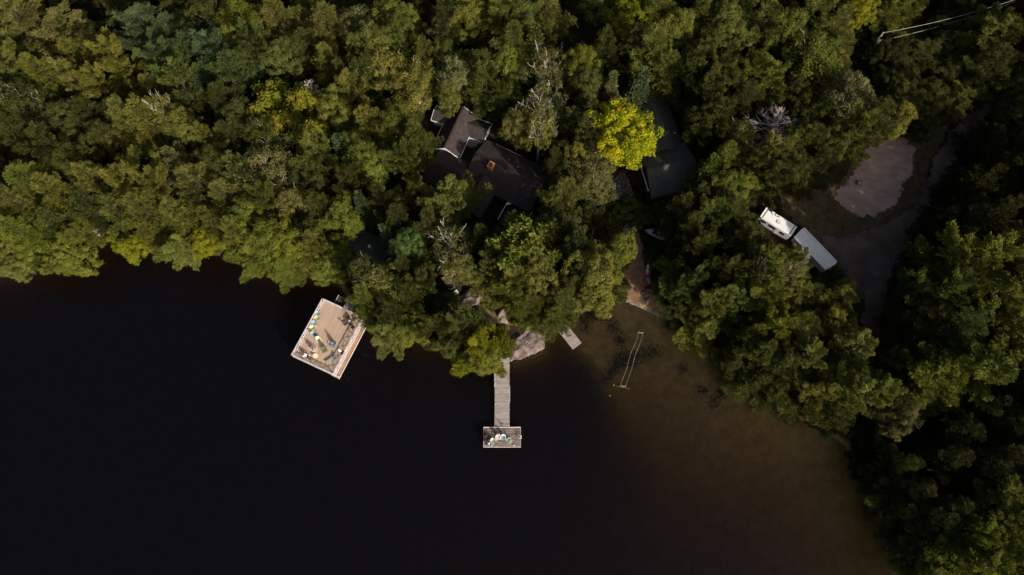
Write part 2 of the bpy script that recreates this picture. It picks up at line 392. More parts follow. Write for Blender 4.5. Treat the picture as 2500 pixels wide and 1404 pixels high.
def drape(name, pxs, mat, up=0.06, step=0.7, rag=0.35, kind='structure', fade=1.6, seed=1):
    """a sheet of ground cover following the terrain inside an outline with a ragged edge"""
    r = random.Random(seed); pts = [PG(a, b)[:2] for a, b in pxs]; ring = []
    for i, a in enumerate(pts):
        b = pts[(i + 1) % len(pts)]; L = math.hypot(b[0] - a[0], b[1] - a[1]); k = max(1, int(L / step))
        for j in range(k):
            t = j / k; ring.append((a[0] + (b[0] - a[0]) * t + r.uniform(-rag, rag), a[1] + (b[1] - a[1]) * t + r.uniform(-rag, rag)))
    R = np.array(ring); x0, y0 = R.min(0); x1, y1 = R.max(0)
    X, Y = np.meshgrid(np.arange(x0, x1, step), np.arange(y0, y1, step)); X = X.ravel(); Y = Y.ravel()
    ok = inside(R, X, Y) & (dist_line(R, X, Y, True) > step * .5)
    allp = [Vector(p) for p in ring] + [Vector((a, b)) for a, b in zip(X[ok], Y[ok])]
    nr = len(ring); edges = [(i, (i + 1) % nr) for i in range(nr)]
    v, e, f, *_ = delaunay_2d_cdt(allp, edges, [tuple(range(nr))], 1, 1e-5)
    V = np.array([tuple(p) for p in v]); Z = ground(V[:, 0], V[:, 1]) + up
    m = MB(); m.v = [(a, b, c) for (a, b), c in zip(V, Z)]
    m.f = [tuple(t) for t in f]
    o = m.build(name, mat, smooth=True, kind=kind)
    at = o.data.attributes.new('edge', 'FLOAT', 'POINT'); at.data.foreach_set('value', np.clip(dist_line(R, V[:, 0], V[:, 1], True) / fade, 0, 1).astype(np.float32))
    n = mat.node_tree
    if 'worn' not in n.nodes:      # patchy where the cover thins out into the soil
        a = nd(n, 'ShaderNodeAttribute'); a.name = 'worn'; a.attribute_name = 'edge'; z_ = nd(n, 'ShaderNodeTexNoise'); z_.inputs['Scale'].default_value = 1.1; z_.inputs['Detail'].default_value = 7
        g_ = nd(n, 'ShaderNodeNewGeometry'); n.links.new(g_.outputs['Position'], z_.inputs[0])
        sb = nd(n, 'ShaderNodeMath', operation='SUBTRACT'); n.links.new(a.outputs['Fac'], sb.inputs[0]); n.links.new(z_.outputs[0], sb.inputs[1])
        mr = nd(n, 'ShaderNodeMapRange'); mr.inputs[1].default_value = -.22; mr.inputs[2].default_value = -.02; n.links.new(sb.outputs[0], mr.inputs[0])
        t_ = nd(n, 'ShaderNodeBsdfTransparent'); mx = nd(n, 'ShaderNodeMixShader'); n.links.new(mr.outputs[0], mx.inputs[0]); n.links.new(t_.outputs[0], mx.inputs[1])
        n.links.new(n.nodes['Principled BSDF'].outputs[0], mx.inputs[2]); n.links.new(mx.outputs[0], n.nodes['Material Output'].inputs[0])
    return o
DRIVE = [(2400, 236), (2350, 268), (2300, 325), (2258, 395), (2232, 480), (2190, 512), (2140, 540), (2070, 562), (2000, 560), (1990, 600), (2045, 660), (2080, 730), (2085, 840), (2160, 840), (2178, 720), (2210, 620), (2265, 520), (2315, 440), (2375, 340), (2450, 262)]
SANDP = [(2098, 360), (2155, 338), (2202, 318), (2244, 362), (2240, 412), (2214, 456), (2198, 508), (2142, 540), (2080, 535), (2055, 510), (2018, 484), (2058, 442), (2084, 402)]
GRASSP = [(1890, 470), (1960, 445), (2010, 460), (2050, 430), (2080, 380), (2100, 345), (2200, 305), (2262, 330), (2300, 300), (2345, 262), (2310, 340), (2280, 400), (2262, 480), (2250, 560), (2190, 660), (2150, 720), (2050, 700), (2000, 645), (1960, 575), (1900, 515)]
BEACHP = [(1535, 556), (1560, 566), (1574, 590), (1580, 640), (1582, 700), (1600, 740), (1640, 770), (1672, 790), (1650, 786), (1600, 766), (1560, 749), (1520, 733), (1490, 733), (1502, 700), (1515, 660), (1540, 620), (1545, 585)]
drape('grass_verge', GRASSP, M['grass'], up=0.05, seed=2)
drape('driveway', DRIVE, M['dirt'], up=0.07, rag=.5, fade=2.6, seed=3)
drape('sand_patch', SANDP, M['sand'], up=0.11, rag=.3, fade=2.0, seed=4)
drape('beach_sand', BEACHP, M['beach'], up=0.06, rag=.25, step=.5, fade=1.0, seed=5)
drape('woodland_clearing', [(1150, 735), (1195, 700), (1215, 745), (1250, 770), (1262, 800), (1240, 830), (1215, 800), (1180, 765)], M['grass'], up=.05, seed=6)

# ------------------------------------------------------------------ trees: crown meshes (leaf by leaf) and limbs
def nrm(a): return a / (np.linalg.norm(a, axis=-1, keepdims=True) + 1e-9)
def leaf_quads(c, along, nor, ln, wd):
    """one folded-flat leaf per row: c base centre, along its direction, nor its facing"""
    a = nrm(along); s = nrm(np.cross(nor, a)); ln = ln[:, None]; wd = wd[:, None]
    v = np.stack([c - s * wd * .32, c + s * wd * .32, c + a * ln + s * wd * .5, c + a * ln * .96 - s * wd * .5], 1).reshape(-1, 3)
    q = np.arange(len(c) * 4).reshape(-1, 4)
    return v, q
def broad_crown(seed, R=4.2, Ht=13.0, base=.42, clumps=62, per=150, leaf=.30, cr=1.25, flat=1.0, lobes=.25, sparse=0.0):
    r = np.random.default_rng(seed); zc = Ht * (base + 1) / 2; hz = Ht * (1 - base) / 2 * flat
    ph = r.uniform(0, 6.28, 4)
    C = []; cand = nrm(r.normal(size=(clumps * 3, 3)) + np.array([0, 0, .35]))
    for d in cand:                       # spread clumps evenly over an uneven dome
        az = math.atan2(d[1], d[0]); k = 1 + lobes * (math.sin(2 * az + ph[0]) * .6 + math.sin(3 * az + ph[1]) * .5 + math.sin(5 * az + ph[2]) * .35)
        f = r.uniform(.72, 1.0) if r.random() < .8 else r.uniform(.3, .7)
        p = np.array([d[0] * (R - cr * .6) * k * f, d[1] * (R - cr * .6) * k * f, zc + d[2] * (hz - cr * .3) * f])
        if all(np.linalg.norm((p - q) / np.array([1, 1, .8])) > cr * .78 for q in C): C.append(p)
        if len(C) >= clumps: break
    C = np.array(C); n = len(C); rad = r.uniform(.65, 1.15, n) * cr
    outd = nrm((C - np.array([0, 0, zc - hz * .3])) / np.array([R, R, hz]))
    idx = np.repeat(np.arange(n), per)
    d = nrm(r.normal(size=(n * per, 3)) + outd[idx] * .75 + np.array([0, 0, .25]))
    rr = rad[idx] * r.uniform(.55, 1.08, len(idx)) * (1 + .18 * np.sin(d[:, 0] * 7 + idx) * np.cos(d[:, 1] * 6 + idx * 2))
    pos = C[idx] + d * rr[:, None] * np.array([1, 1, .78])
    keep = r.random(len(idx)) > sparse; pos, d, idx = pos[keep], d[keep], idx[keep]
    N = len(pos); nor = nrm(d * .8 + r.normal(size=(N, 3)) * .55 + np.array([0, 0, .35]))
    along = r.normal(size=(N, 3)); along -= nor * (along * nor).sum(1, keepdims=True)
    v, q = leaf_quads(pos, along, nor, leaf * r.uniform(.7, 1.3, N), leaf * r.uniform(.55, .95, N))
    ct = r.uniform(0, 1, n)
    tint = np.clip(.5 + .55 * (ct[idx] - .5) + .5 * (r.random(N) - .5), 0, 1)
    return v, q, tint, C, zc
def broad_limbs(seed, C, Ht, base, rt=.22, reach=.9, n=9, twigs=0, over=1.0):
    r = random.Random(seed); m = MB(); top = Ht * (base + .12)
    lean = Vector((r.uniform(-.4, .4), r.uniform(-.4, .4), 0))
    m.tube([(0, 0, -.6), lean * .3 + Vector((0, 0, top * .5)), lean + Vector((0, 0, top))], [rt * 1.25, rt, rt * .75], 7)
    tg = sorted(C, key=lambda p: -p[2]); step = max(1, len(tg) // n)
    for k in range(0, len(tg), step):
        p = Vector(tg[k]) ; p = Vector((p.x * over, p.y * over, p.z * (1 + (over - 1) * .6)))
        s = lean + Vector((0, 0, top * r.uniform(.8, 1.0))); mid = s.lerp(p, .5) + Vector((r.uniform(-.5, .5), r.uniform(-.5, .5), r.uniform(-.2, .9)))
        e = s.lerp(p, reach); m.tube([s, mid, e], [rt * .5, rt * .32, rt * .12], 5)
        for j in range(twigs):
            a = mid.lerp(e, r.uniform(.1, .9)); dirv = (e - s).normalized() + Vector((r.uniform(-.9, .9), r.uniform(-.9, .9), r.uniform(-.1, .8)))
            L = r.uniform(.8, 1.9); b = a + dirv.normalized() * L * .55; c2 = b + (dirv.normalized() + Vector((r.uniform(-.5, .5), r.uniform(-.5, .5), r.uniform(-.1, .4)))) * L * .4
            m.tube([a, b, c2], [rt * .22, rt * .15, rt * .06], 4)
    return m
def conifer(seed, R=4.4, Ht=16.0, base=.30, whorls=11, nb=5, droop=-.05, tip_up=.25, tufts=7, nl=.46, nw=.17, prof=.75, twig=.42, asc=.55, rad_jit=.28, skip=.08, spray=.6, side_n=4):
    """whorled boughs with side twigs that carry needle tufts; returns crown quads and a bough mesh"""
    r = np.random.default_rng(seed); B = MB(); c = []; al = []; no = []; tn = []
    B.tube([(0, 0, -.6), (r.uniform(-.1, .1), r.uniform(-.1, .1), Ht * .5), (0, 0, Ht * .97)], [.27, .17, .03], 7)
    az0 = r.uniform(0, 6.28)
    for i in range(whorls):
        t = (i + .35 * r.random()) / whorls; z = Ht * (base + (1 - base) * t); L0 = R * ((1 - t) ** prof * (1 - .25 * max(0, .18 - t) / .18) + .04)
        az0 += 1.1
        for k in range(nb):
            if r.random() < skip: continue
            az = az0 + 6.283 * k / nb + r.normal() * .22; L = L0 * (1 + rad_jit * r.normal() * .8); L = max(.35, min(L, R * 1.2))
            pit = droop + asc * t + r.normal() * .08
            d = np.array([math.cos(az), math.sin(az), 0]); side = np.array([-math.sin(az), math.cos(az), 0])
            def pt(s): return d * (L * s * math.cos(pit)) + np.array([0, 0, z + L * (s * math.sin(pit) + tip_up * s * s - .0)])
            B.tube([pt(0), pt(.5), pt(.95)], [.06 * (1 - t) + .02, .035 * (1 - t) + .012, .01], 4, cap=False)
            bt = r.uniform(0, 1); ns = max(2, int(side_n * L / R * 2 + 1.5))
            tw = [(pt(1.0), nrm(pt(1.0) - pt(.85)), 1.0)]
            for j in range(ns):
                s = .22 + .75 * (j + r.uniform(.2, .8)) / ns; o = pt(s); ll = twig * L * (1.05 - s) * r.uniform(.7, 1.25) + .22
                for sg in (-1, 1):
                    dd = nrm(d * r.uniform(.45, 1.05) + side * sg * r.uniform(.35, 1.15) + np.array([0, 0, tip_up * .6 + r.normal() * .28]))
                    m_ = max(1, int(ll / .34))
                    for q in range(m_): tw.append((o + dd * ll * (q + 1) / m_, dd, .8))
                tw.append((o, nrm(d + np.array([0, 0, .4])), .7))
            for (p, dd, f) in tw:
                cnt = tufts
                rv = r.normal(size=(cnt, 3)); rv[:, 2] = np.abs(rv[:, 2]) * .8
                a = nrm(dd[None, :] * (1 - spray) * 1.6 + rv * spray + np.array([0, 0, .18]))
                c.append(np.repeat(p[None, :], cnt, 0) + r.normal(size=(cnt, 3)) * .13); al.append(a)
                no.append(nrm(r.normal(size=(cnt, 3)) * .7 + np.array([0, 0, 1.0]))); tn.append(np.clip(.5 + .6 * (bt - .5) + .5 * (r.random(cnt) - .5), 0, 1))
    c = np.concatenate(c); al = np.concatenate(al); no = np.concatenate(no); tn = np.concatenate(tn); N = len(c)
    v, q = leaf_quads(c, al, no, nl * r.uniform(.65, 1.25, N), nw * r.uniform(.7, 1.3, N))
    return v, q, tn, B
def dead_limbs(seed, Ht=13.0, R=3.6, nbr=34, sides=4, start=.35, conif=True):
    r = random.Random(seed); m = MB(); m.tube([(0, 0, -.5), (.1, .1, Ht * .5), (.15, 0, Ht)], [.22, .13, .02], 6)
    for i in range(nbr):
        t = start + (1 - start) * i / nbr; az = i * 2.4 + r.uniform(-.4, .4); L = R * ((1 - t) * 1.25 + .15) * r.uniform(.6, 1.15)
        o = Vector((.13 * t, .05, Ht * t)); d = Vector((math.cos(az), math.sin(az), r.uniform(-.05, .45))).normalized()
        a = o + d * L * .5 + Vector((0, 0, .1)); b = o + d * L + Vector((0, 0, r.uniform(-.1, .5)))
        m.tube([o, a, b], [.055, .035, .012], sides, cap=False)
        for j in range(7):
            s = r.uniform(.25, .95); p = o.lerp(b, s); dd = (d + Vector((r.uniform(-1, 1), r.uniform(-1, 1), r.uniform(-.2, .7)))).normalized(); l2 = L * (1.1 - s) * r.uniform(.3, .7) + .2
            q = p + dd * l2; m.tube([p, q], [.034, .014], 3, cap=False)
            for k in range(2):
                q2 = p.lerp(q, r.uniform(.3, .9)); m.tube([q2, q2 + (dd + Vector((r.uniform(-1, 1), r.uniform(-1, 1), r.uniform(-.2, .6)))).normalized() * l2 * .5], [.022, .010], 3, cap=False)
    return m

KINDS = {}   # kind -> list of (crown mesh, trunk mesh, R, Ht)
def add_kind(key, crown, trunk, R, Ht): KINDS.setdefault(key, []).append((crown, trunk, R, Ht))
def fam(n): return range(n)
for i in fam(6):
    v, q, t, B = conifer(100 + i, R=4.9, Ht=17, base=.24, whorls=9, nb=5, droop=-.02, tip_up=.14, asc=.62, tufts=18, nl=.29, nw=.088, prof=.62 + .06 * (i % 3), twig=.30 + .03 * (i % 2), rad_jit=.55, skip=.22, spray=.37, side_n=7)
    add_kind('P', np_mesh('pine_crown', v, q, M['needle'], tint=t), B.mesh('pine_trunk', M['pine_bark']), 4.5, 17)
for i in fam(6):
    v, q, t, B = conifer(200 + i, R=4.4, Ht=15.5, base=.12, whorls=14, nb=5, droop=-.12, tip_up=.04, asc=.55, tufts=15, nl=.23, nw=.078, prof=.74 + .07 * (i % 3), twig=.36, spray=.46, side_n=5, rad_jit=.40, skip=.12)
    add_kind('H', np_mesh('hemlock_crown', v, q, M['needle'], tint=t), B.mesh('hemlock_trunk', M['pine_bark']), 4.1, 15.5)
for i in fam(2):
    v, q, t, B = conifer(300 + i, R=2.5, Ht=14, base=.10, whorls=20, nb=7, droop=-.25, tip_up=.12, asc=.55, tufts=6, nl=.30, nw=.14, prof=1.0, twig=.40, rad_jit=.10, skip=0, spray=.5, side_n=3)
    add_kind('S', np_mesh('spruce_crown', v, q, M['needle'], tint=t), B.mesh('spruce_trunk', M['pine_bark']), 2.5, 14)
for i in fam(2):
    v, q, t, B = conifer(350 + i, R=4.6, Ht=16, base=.35, whorls=9, nb=5, droop=.35, tip_up=.45, asc=.8, tufts=11, nl=.50, nw=.22, prof=.55, twig=.28, side_n=4)
    add_kind('U', np_mesh('pine_crown', v, q, M['needle'], tint=t), B.mesh('pine_trunk', M['dead_wood']), 4.6, 16)
for i in fam(5):
    Ht = 13 + i * .4; v, q, t, C, zc = broad_crown(400 + i, R=4.2, Ht=Ht, base=.24, clumps=130 + 6 * i, per=170, leaf=.17, cr=.85, lobes=.48)
    add_kind('D', np_mesh('maple_crown', v, q, M['leaf'], tint=t), broad_limbs(i, C, Ht, .42).mesh('maple_trunk', M['bark']), 4.2, Ht)
for i in fam(3):
    Ht = 14.5; v, q, t, C, zc = broad_crown(500 + i, R=4.3, Ht=Ht, base=.28, clumps=105, per=120, leaf=.20, cr=.95, lobes=.3, sparse=.1)
    add_kind('B', np_mesh('birch_crown', v, q, M['leaf'], tint=t), broad_limbs(20 + i, C, Ht, .42, rt=.20, reach=1.04, n=11, twigs=3, over=1.03).mesh('birch_trunk', M['birch_bark']), 4.3, Ht)
for i in fam(3):
    Ht = 14.5; v, q, t, C, zc = broad_crown(600 + i, R=4.0, Ht=Ht, clumps=60, per=150, leaf=.18, cr=1.05, lobes=.25, sparse=.45)
    add_kind('T', np_mesh('birch_crown', v, q, M['leaf'], tint=t), broad_limbs(40 + i, C, Ht, .42, rt=.25, reach=1.12, n=13, twigs=6, over=1.12).mesh('birch_trunk', M['birch_bark']), 4.0, Ht)
v, q, t, C, zc = broad_crown(700, R=5.4, Ht=14, base=.34, clumps=185, per=140, leaf=.21, cr=.85, lobes=.24)
add_kind('Y', np_mesh('maple_crown', v, q, M['maple'], tint=t), broad_limbs(60, C, 14, .36).mesh('maple_trunk', M['bark']), 5.4, 14)
for i in fam(2):
    v, q, t, C, zc = broad_crown(720 + i, R=4.2, Ht=13, clumps=46, per=150, leaf=.31, cr=1.2, lobes=.45)
    add_kind('R', np_mesh('maple_crown', v, q, M['turning'], tint=t), broad_limbs(70 + i, C, 13, .42, reach=1.0, twigs=2).mesh('maple_trunk', M['bark']), 4.2, 13)
for i in fam(2):
    m = dead_limbs(800 + i, Ht=13, R=4.0, nbr=40)
    add_kind('X', None, m.mesh('dead_trunk', M['dead_wood']), 3.6, 13)
for i in fam(2):
    v, q, t, C, zc = broad_crown(820 + i, R=1.6, Ht=2.4, base=.05, clumps=20, per=110, leaf=.22, cr=.6, lobes=.3)
    add_kind('K', np_mesh('bush_crown', v, q, M['leaf'], tint=t), broad_limbs(80 + i, C, 2.4, .1, rt=.05, n=6).mesh('bush_stem', M['bark']), 1.6, 2.4)

TONE = dict(o=(.146, .148, .034), g=(.096, .110, .027), d=(.070, .075, .021), b=(.080, .110, .042), y=(.138, .154, .028), br=(.132, .130, .044), p=(.150, .150, .062), t=(.075, .128, .034), k=(.042, .046, .015), l=(.185, .195, .018))  # k: leaf tone darkened to stand in for shade, mostly on the right
TW = dict(o='olive', g='mid green', d='dark green', b='blue-green', y='yellow-green', br='brownish', p='pale olive', t='bright teal-green', k='shade-darkened green', l='lime yellow')
NAME = dict(P='pine_tree', H='hemlock_tree', S='spruce_tree', U='pine_tree', D='maple_tree', B='birch_tree', T='birch_tree', Y='maple_tree', R='maple_tree', X='dead_tree', K='bush')
DESC = dict(P='{t} pine with feathery star-shaped boughs', H='{t} hemlock with drooping layered boughs', S='pointed {t} spruce', U='{t} pine with upswept plumes and bare grey limbs', D='{t} maple with a clumpy round crown',
            B='{t} birch with a fine-leaved crown', T='{t} birch with bare pale limbs showing', Y='big bright yellow maple', R='{t} maple turning red at its tips', X='bare grey dead tree', K='low {t} bush')
# px, py, radius in photo px, kind, tone [, height factor]
TREES = [
 (60,60,80,'P','br'),(165,85,80,'P','br'),(25,150,62,'P','o'),(100,165,66,'H','o'),(350,70,84,'P','b'),(405,140,76,'P','b'),(300,150,58,'P','o'),(440,205,64,'P','g'),(520,125,76,'P','b'),(565,175,60,'H','b'),
 (590,60,74,'D','y'),(500,30,52,'B','d'),(625,115,60,'D','g'),(690,60,66,'H','o'),(745,110,60,'H','d'),(795,55,72,'H','o'),(700,145,52,'D','g'),(805,150,56,'H','o'),(880,55,60,'D','br'),(905,110,56,'D','o'),(962,48,58,'D','y'),(975,92,46,'D','g'),
 (845,195,46,'H','d'),(935,165,60,'B','o'),(1010,195,76,'B','o'),(1030,128,48,'D','g'),(1085,135,52,'D','g'),(1100,25,52,'D','d'),(1075,70,46,'D','d'),(1150,40,62,'D','o'),(1215,42,56,'D','o'),(1272,45,60,'D','g'),(1335,20,58,'H','o'),
 (1245,108,70,'D','g'),(1300,110,50,'S','g'),(1110,190,54,'B','p'),(1175,165,60,'D','g'),(1240,160,52,'D','y'),(1184,203,50,'D','g'),(1238,228,52,'D','d'),(1092,226,38,'B','o'),(1330,162,58,'T','br'),(1325,262,62,'T','br'),(1262,300,50,'B','o'),(1318,330,48,'T','o'),
 (1412,160,50,'D','y'),(1430,215,50,'D','g'),(1540,45,66,'D','l'),(1605,25,60,'H','o'),(1650,70,56,'D','o'),(1595,125,78,'H','o'),(1622,160,54,'H','o'),(1555,100,50,'H','d'),(1560,205,44,'S','b'),(1497,222,34,'S','p'),(1480,120,50,'D','d'),
 (1518,335,92,'Y','l'),(1440,270,48,'D','d'),(1425,330,46,'D','d'),(1400,385,50,'D','o'),(1442,420,70,'B','br'),(1378,480,54,'H','o'),(1395,300,40,'D','d'),(1350,390,30,'D','d'),
 (1105,490,74,'P','o'),(1052,555,50,'H','d'),(1000,592,42,'D','t'),(1105,600,58,'T','br'),(1122,650,54,'B','br'),(1272,610,98,'U','y',1.15),(1255,690,64,'D','o'),(1315,655,60,'D','o',1.3),(1200,650,50,'D','g'),(1180,580,46,'H','d'),
 (1372,560,56,'D','d',1.2),(1405,610,60,'D','d',1.45),(1445,665,66,'D','o',1.45),(1460,700,52,'D','y',1.2),(1522,602,46,'B','y'),(1488,650,42,'D','y'),(1374,735,52,'H','o'),(1445,725,52,'D','o'),(1352,772,40,'H','o'),(1294,732,42,'D','g'),(1390,690,46,'D','d'),
 (1175,845,66,'P','l'),(1175,880,50,'D','y'),(1135,790,48,'P','g'),(1062,800,44,'D','d'),(1095,830,44,'D','g'),(1003,808,52,'D','y'),(945,805,56,'P','o'),(925,690,72,'B','o'),(885,725,46,'H','y'),(962,755,46,'H','d'),(1000,725,46,'D','d'),(1025,680,42,'D','d'),(890,660,40,'B','d'),
 (832,530,62,'D','y'),(880,500,32,'S','b'),(945,565,28,'S','b'),(925,480,44,'H','d'),(968,530,40,'H','d'),(985,640,38,'D','d'),(960,610,34,'S','b'),(780,500,50,'D','d'),(745,560,40,'D','d'),
 (672,255,70,'R','y'),(690,300,56,'R','l'),(742,262,46,'R','y'),(755,330,50,'R','y'),(762,235,36,'X','o'),(818,275,48,'D','y'),(862,220,60,'P','o'),(880,180,50,'P','d'),(905,300,52,'D','o'),(972,310,66,'D','y'),(1015,330,52,'D','g'),(835,365,40,'S','b'),
 (790,385,54,'P','o'),(865,355,48,'D','y'),(890,405,56,'D','y'),(985,390,50,'D','g'),(650,415,100,'B','br'),(640,330,60,'B','d'),(545,230,62,'D','d'),(590,280,56,'D','d'),(560,330,48,'D','d'),(370,300,84,'H','o'),(325,285,62,'H','o'),(415,285,40,'T','o'),
 (455,305,52,'D','o'),(500,340,48,'D','o'),(440,400,60,'H','br'),(510,400,54,'D','d'),(75,255,66,'B','d'),(150,285,60,'D','d'),(45,325,60,'D','d'),(130,355,58,'D','d'),(20,235,50,'B','o'),(190,195,50,'P','o'),(250,205,52,'P','o'),(185,130,46,'H','o'),(225,270,46,'D','d'),
 (250,330,50,'D','d'),(60,430,76,'H','y'),(120,465,60,'H','o'),(30,490,60,'H','o'),(310,440,74,'P','o'),(235,440,56,'H','o'),(395,470,62,'P','o'),(480,440,66,'P','o'),(545,470,54,'H','o'),(435,520,62,'H','o'),(350,520,58,'H','o'),(205,500,56,'H','d'),(180,395,54,'D','d'),
 (120,540,58,'H','g'),(40,560,60,'H','y'),(178,574,50,'H','o'),(62,590,54,'D','y'),(8,625,46,'D','o'),(142,660,60,'D','y'),(92,668,46,'D','o'),(20,655,42,'D','o'),(300,600,48,'D','l'),(365,560,50,'H','o'),(428,600,62,'P','o'),(495,590,54,'D','l'),(288,508,44,'H','o'),(515,530,48,'H','o'),
 (610,520,62,'D','y'),(660,500,50,'D','g'),(640,570,70,'D','y'),(705,575,60,'D','y'),(622,628,70,'P','y'),(690,640,60,'H','y'),(765,600,56,'D','o'),(798,648,56,'D','y'),(720,500,44,'B','br'),(580,560,46,'H','o'),(760,440,46,'D','d'),(590,420,46,'D','g'),(845,440,46,'P','d'),
 (1760,60,60,'D','o'),(1710,20,50,'D','o'),(1740,115,58,'D','g'),(1690,150,54,'D','o'),(1755,165,50,'D','d'),(1805,40,60,'D','o'),(1860,50,60,'D','g'),(1915,70,54,'D','o'),(1985,35,60,'D','o'),(2050,55,56,'D','o'),(2092,22,48,'D','l'),(2062,112,50,'H','o'),
 (1990,130,82,'B','y'),(1830,170,56,'D','y'),(1885,185,52,'D','o'),(1775,215,56,'D','d'),(1738,226,54,'D','d'),(1716,300,48,'D','d'),(1755,290,52,'D','d'),(1815,240,50,'D','d'),(1935,225,52,'D','d'),(2075,238,74,'B','br'),(1985,270,58,'D','d'),(1985,335,56,'D','d'),
 (1888,310,72,'X','o'),(1808,335,56,'B','o'),(1770,385,54,'H','o'),(1880,385,54,'P','o'),(1835,400,46,'H','o'),(1722,420,44,'S','g'),(1765,445,54,'D','y'),(1700,480,50,'H','d'),(1805,455,52,'D','y'),(1798,508,44,'H','g'),(1890,428,46,'D','d'),(1945,405,50,'D','d'),
 (1940,350,46,'D','g'),(2045,320,52,'D','g'),(2090,335,44,'D','o'),(2135,285,54,'D','g'),(2190,285,44,'D','o'),(2010,390,46,'D','d'),(1690,560,50,'H','d'),(1660,503,44,'D','d'),(1740,520,50,'D','g'),(1790,560,50,'D','d'),(1812,575,42,'H','d'),
 (2190,190,54,'D','d',.5),(2240,135,54,'D','d',.5),(2300,110,60,'D','g',.5),(2385,75,60,'P','o',.6),(2450,75,62,'P','o'),(2335,165,58,'D','d',.5),(2420,150,60,'D','d',.8),(2350,235,50,'D','o',.5),(2270,235,58,'D','d',.6),(2200,240,50,'D','d',.6),(2480,190,60,'D','d',.7),(2172,38,48,'D','o',.55),(2225,20,58,'D','o',.6),(2260,320,34,'D','d',.4),
 (2380,640,86,'P','y',1.4),(2440,725,70,'P','o',1.35),(2300,705,62,'P','g',1.3),(2455,790,72,'P','o',1.1),(2350,800,66,'H','g',1.3),(2470,870,60,'P','o'),(2290,925,86,'P','y',.95),(2395,915,78,'P','y',1.15),(2330,860,64,'H','g'),(2240,970,60,'H','g',.85),(2260,770,60,'H','d'),(2250,860,54,'H','d',.8),
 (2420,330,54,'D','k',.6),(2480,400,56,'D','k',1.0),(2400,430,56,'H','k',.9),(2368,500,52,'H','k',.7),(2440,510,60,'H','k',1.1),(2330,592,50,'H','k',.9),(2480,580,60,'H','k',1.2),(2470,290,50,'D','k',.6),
 (1650,652,44,'D','y',.7),(1690,690,54,'D','g'),(1690,605,46,'D','d'),(1780,655,50,'D','d'),(1745,735,54,'P','o'),(1790,735,62,'P','y'),(1725,800,58,'H','y'),(1664,716,44,'D','g',.8),(1704,752,46,'D','d'),(1860,655,54,'T','o'),(1878,640,46,'P','y'),(1935,650,46,'T','br'),(1938,632,36,'P','y',.8),
 (1860,710,58,'P','y'),(1945,715,56,'P','o',.6),(1978,708,46,'H','d',.55),(2062,732,50,'P','o',.5),(2030,780,60,'P','o',.6),(1895,800,62,'P','y'),(1850,865,58,'H','g'),(1805,830,50,'D','d'),(1790,880,48,'H','d'),(1845,925,56,'H','d'),(1905,905,56,'H','g'),(1955,870,54,'P','o'),(1970,800,52,'H','d'),
 (2045,920,60,'P','y',.85),(2090,850,56,'D','o',.8),(2000,955,56,'P','o'),(2085,965,60,'P','y'),(1955,985,50,'H','d'),(1895,965,46,'H','d'),(2050,1010,52,'H','d'),(2140,950,56,'P','y',.85),(2175,870,46,'D','d',.7),(2190,1010,56,'D','br'),(1740,650,46,'D','d'),(1720,600,48,'H','d'),
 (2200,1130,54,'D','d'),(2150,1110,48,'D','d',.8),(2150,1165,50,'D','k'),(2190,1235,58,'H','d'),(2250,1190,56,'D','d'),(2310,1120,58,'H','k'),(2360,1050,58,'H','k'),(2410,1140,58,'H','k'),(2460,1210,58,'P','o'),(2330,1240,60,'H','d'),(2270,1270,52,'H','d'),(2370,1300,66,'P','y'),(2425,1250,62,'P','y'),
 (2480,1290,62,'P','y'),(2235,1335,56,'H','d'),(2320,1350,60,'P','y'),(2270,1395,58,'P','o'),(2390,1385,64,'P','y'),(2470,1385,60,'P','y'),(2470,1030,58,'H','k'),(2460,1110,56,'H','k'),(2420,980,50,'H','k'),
 (1690,375,26,'K','br'),(1178,374,28,'K','g'),(1152,388,26,'K','d'),(1540,505,34,'K','g'),(1500,510,30,'K','d'),(1560,535,26,'K','d'),(1296,752,34,'K','o'),(1280,775,34,'K','y'),(1090,735,34,'K','g'),(1150,790,34,'K','g'),
]
SPOTS = [  # landmarks a reader can find: name, px, py
 ('sunlit boathouse deck',800,825),('long T-shaped dock',1226,960),('big shoreline rock',1285,830),('short slatted dock',1395,830),('white camper trailer',1900,540),('grey covered trailer',1992,607),('raked sand patch',2130,440),
 ('bright yellow maple',1515,335),('small cabin with white trim',1125,315),('red brick chimney',1203,441),('dark cottage beside yellow maple',1610,410),('bare grey dead tree',1888,305),('utility pole with transformer',2140,100),('sandy beach',1550,710),
 ('big brown birch',650,415),('bleached boulder on left shore',245,563),('birch log above left shore',485,557),('dark boathouse shed roof',900,620),('red-tipped maples',690,270),('picnic area rocks',1130,720),('blue-grey picnic table',2142,1065),('colourful sail',1603,573),
 ('lower right corner of the photo',2490,1400),('upper left corner of the photo',10,10),('upper right corner of the photo',2490,10),('middle of the top edge',1250,5),('left edge of the photo',5,420),('right edge of the photo',2495,800),('bottleneck of the driveway',2330,380),('top edge left of centre',620,5),('top edge right of centre',1850,5)]
ORD = ['', 'second ', 'third ', 'fourth ', 'fifth ', 'sixth ', 'seventh ', 'eighth ', 'ninth ', 'tenth ']
def direction(dx, dy):
    a = math.degrees(math.atan2(-dy, dx)) % 360
    return ['right of', 'up and right of', 'above', 'up and left of', 'left of', 'down and left of', 'below', 'down and right of'][int((a + 22.5) // 45) % 8]
tree_rows = []
for k_, row in enumerate(TREES):
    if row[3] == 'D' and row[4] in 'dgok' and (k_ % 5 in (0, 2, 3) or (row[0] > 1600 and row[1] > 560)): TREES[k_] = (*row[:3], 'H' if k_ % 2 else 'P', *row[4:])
    elif row[3] == 'D' and row[4] == 'y' and row[0] < 600 and k_ % 2: TREES[k_] = (*row[:3], 'P', *row[4:])
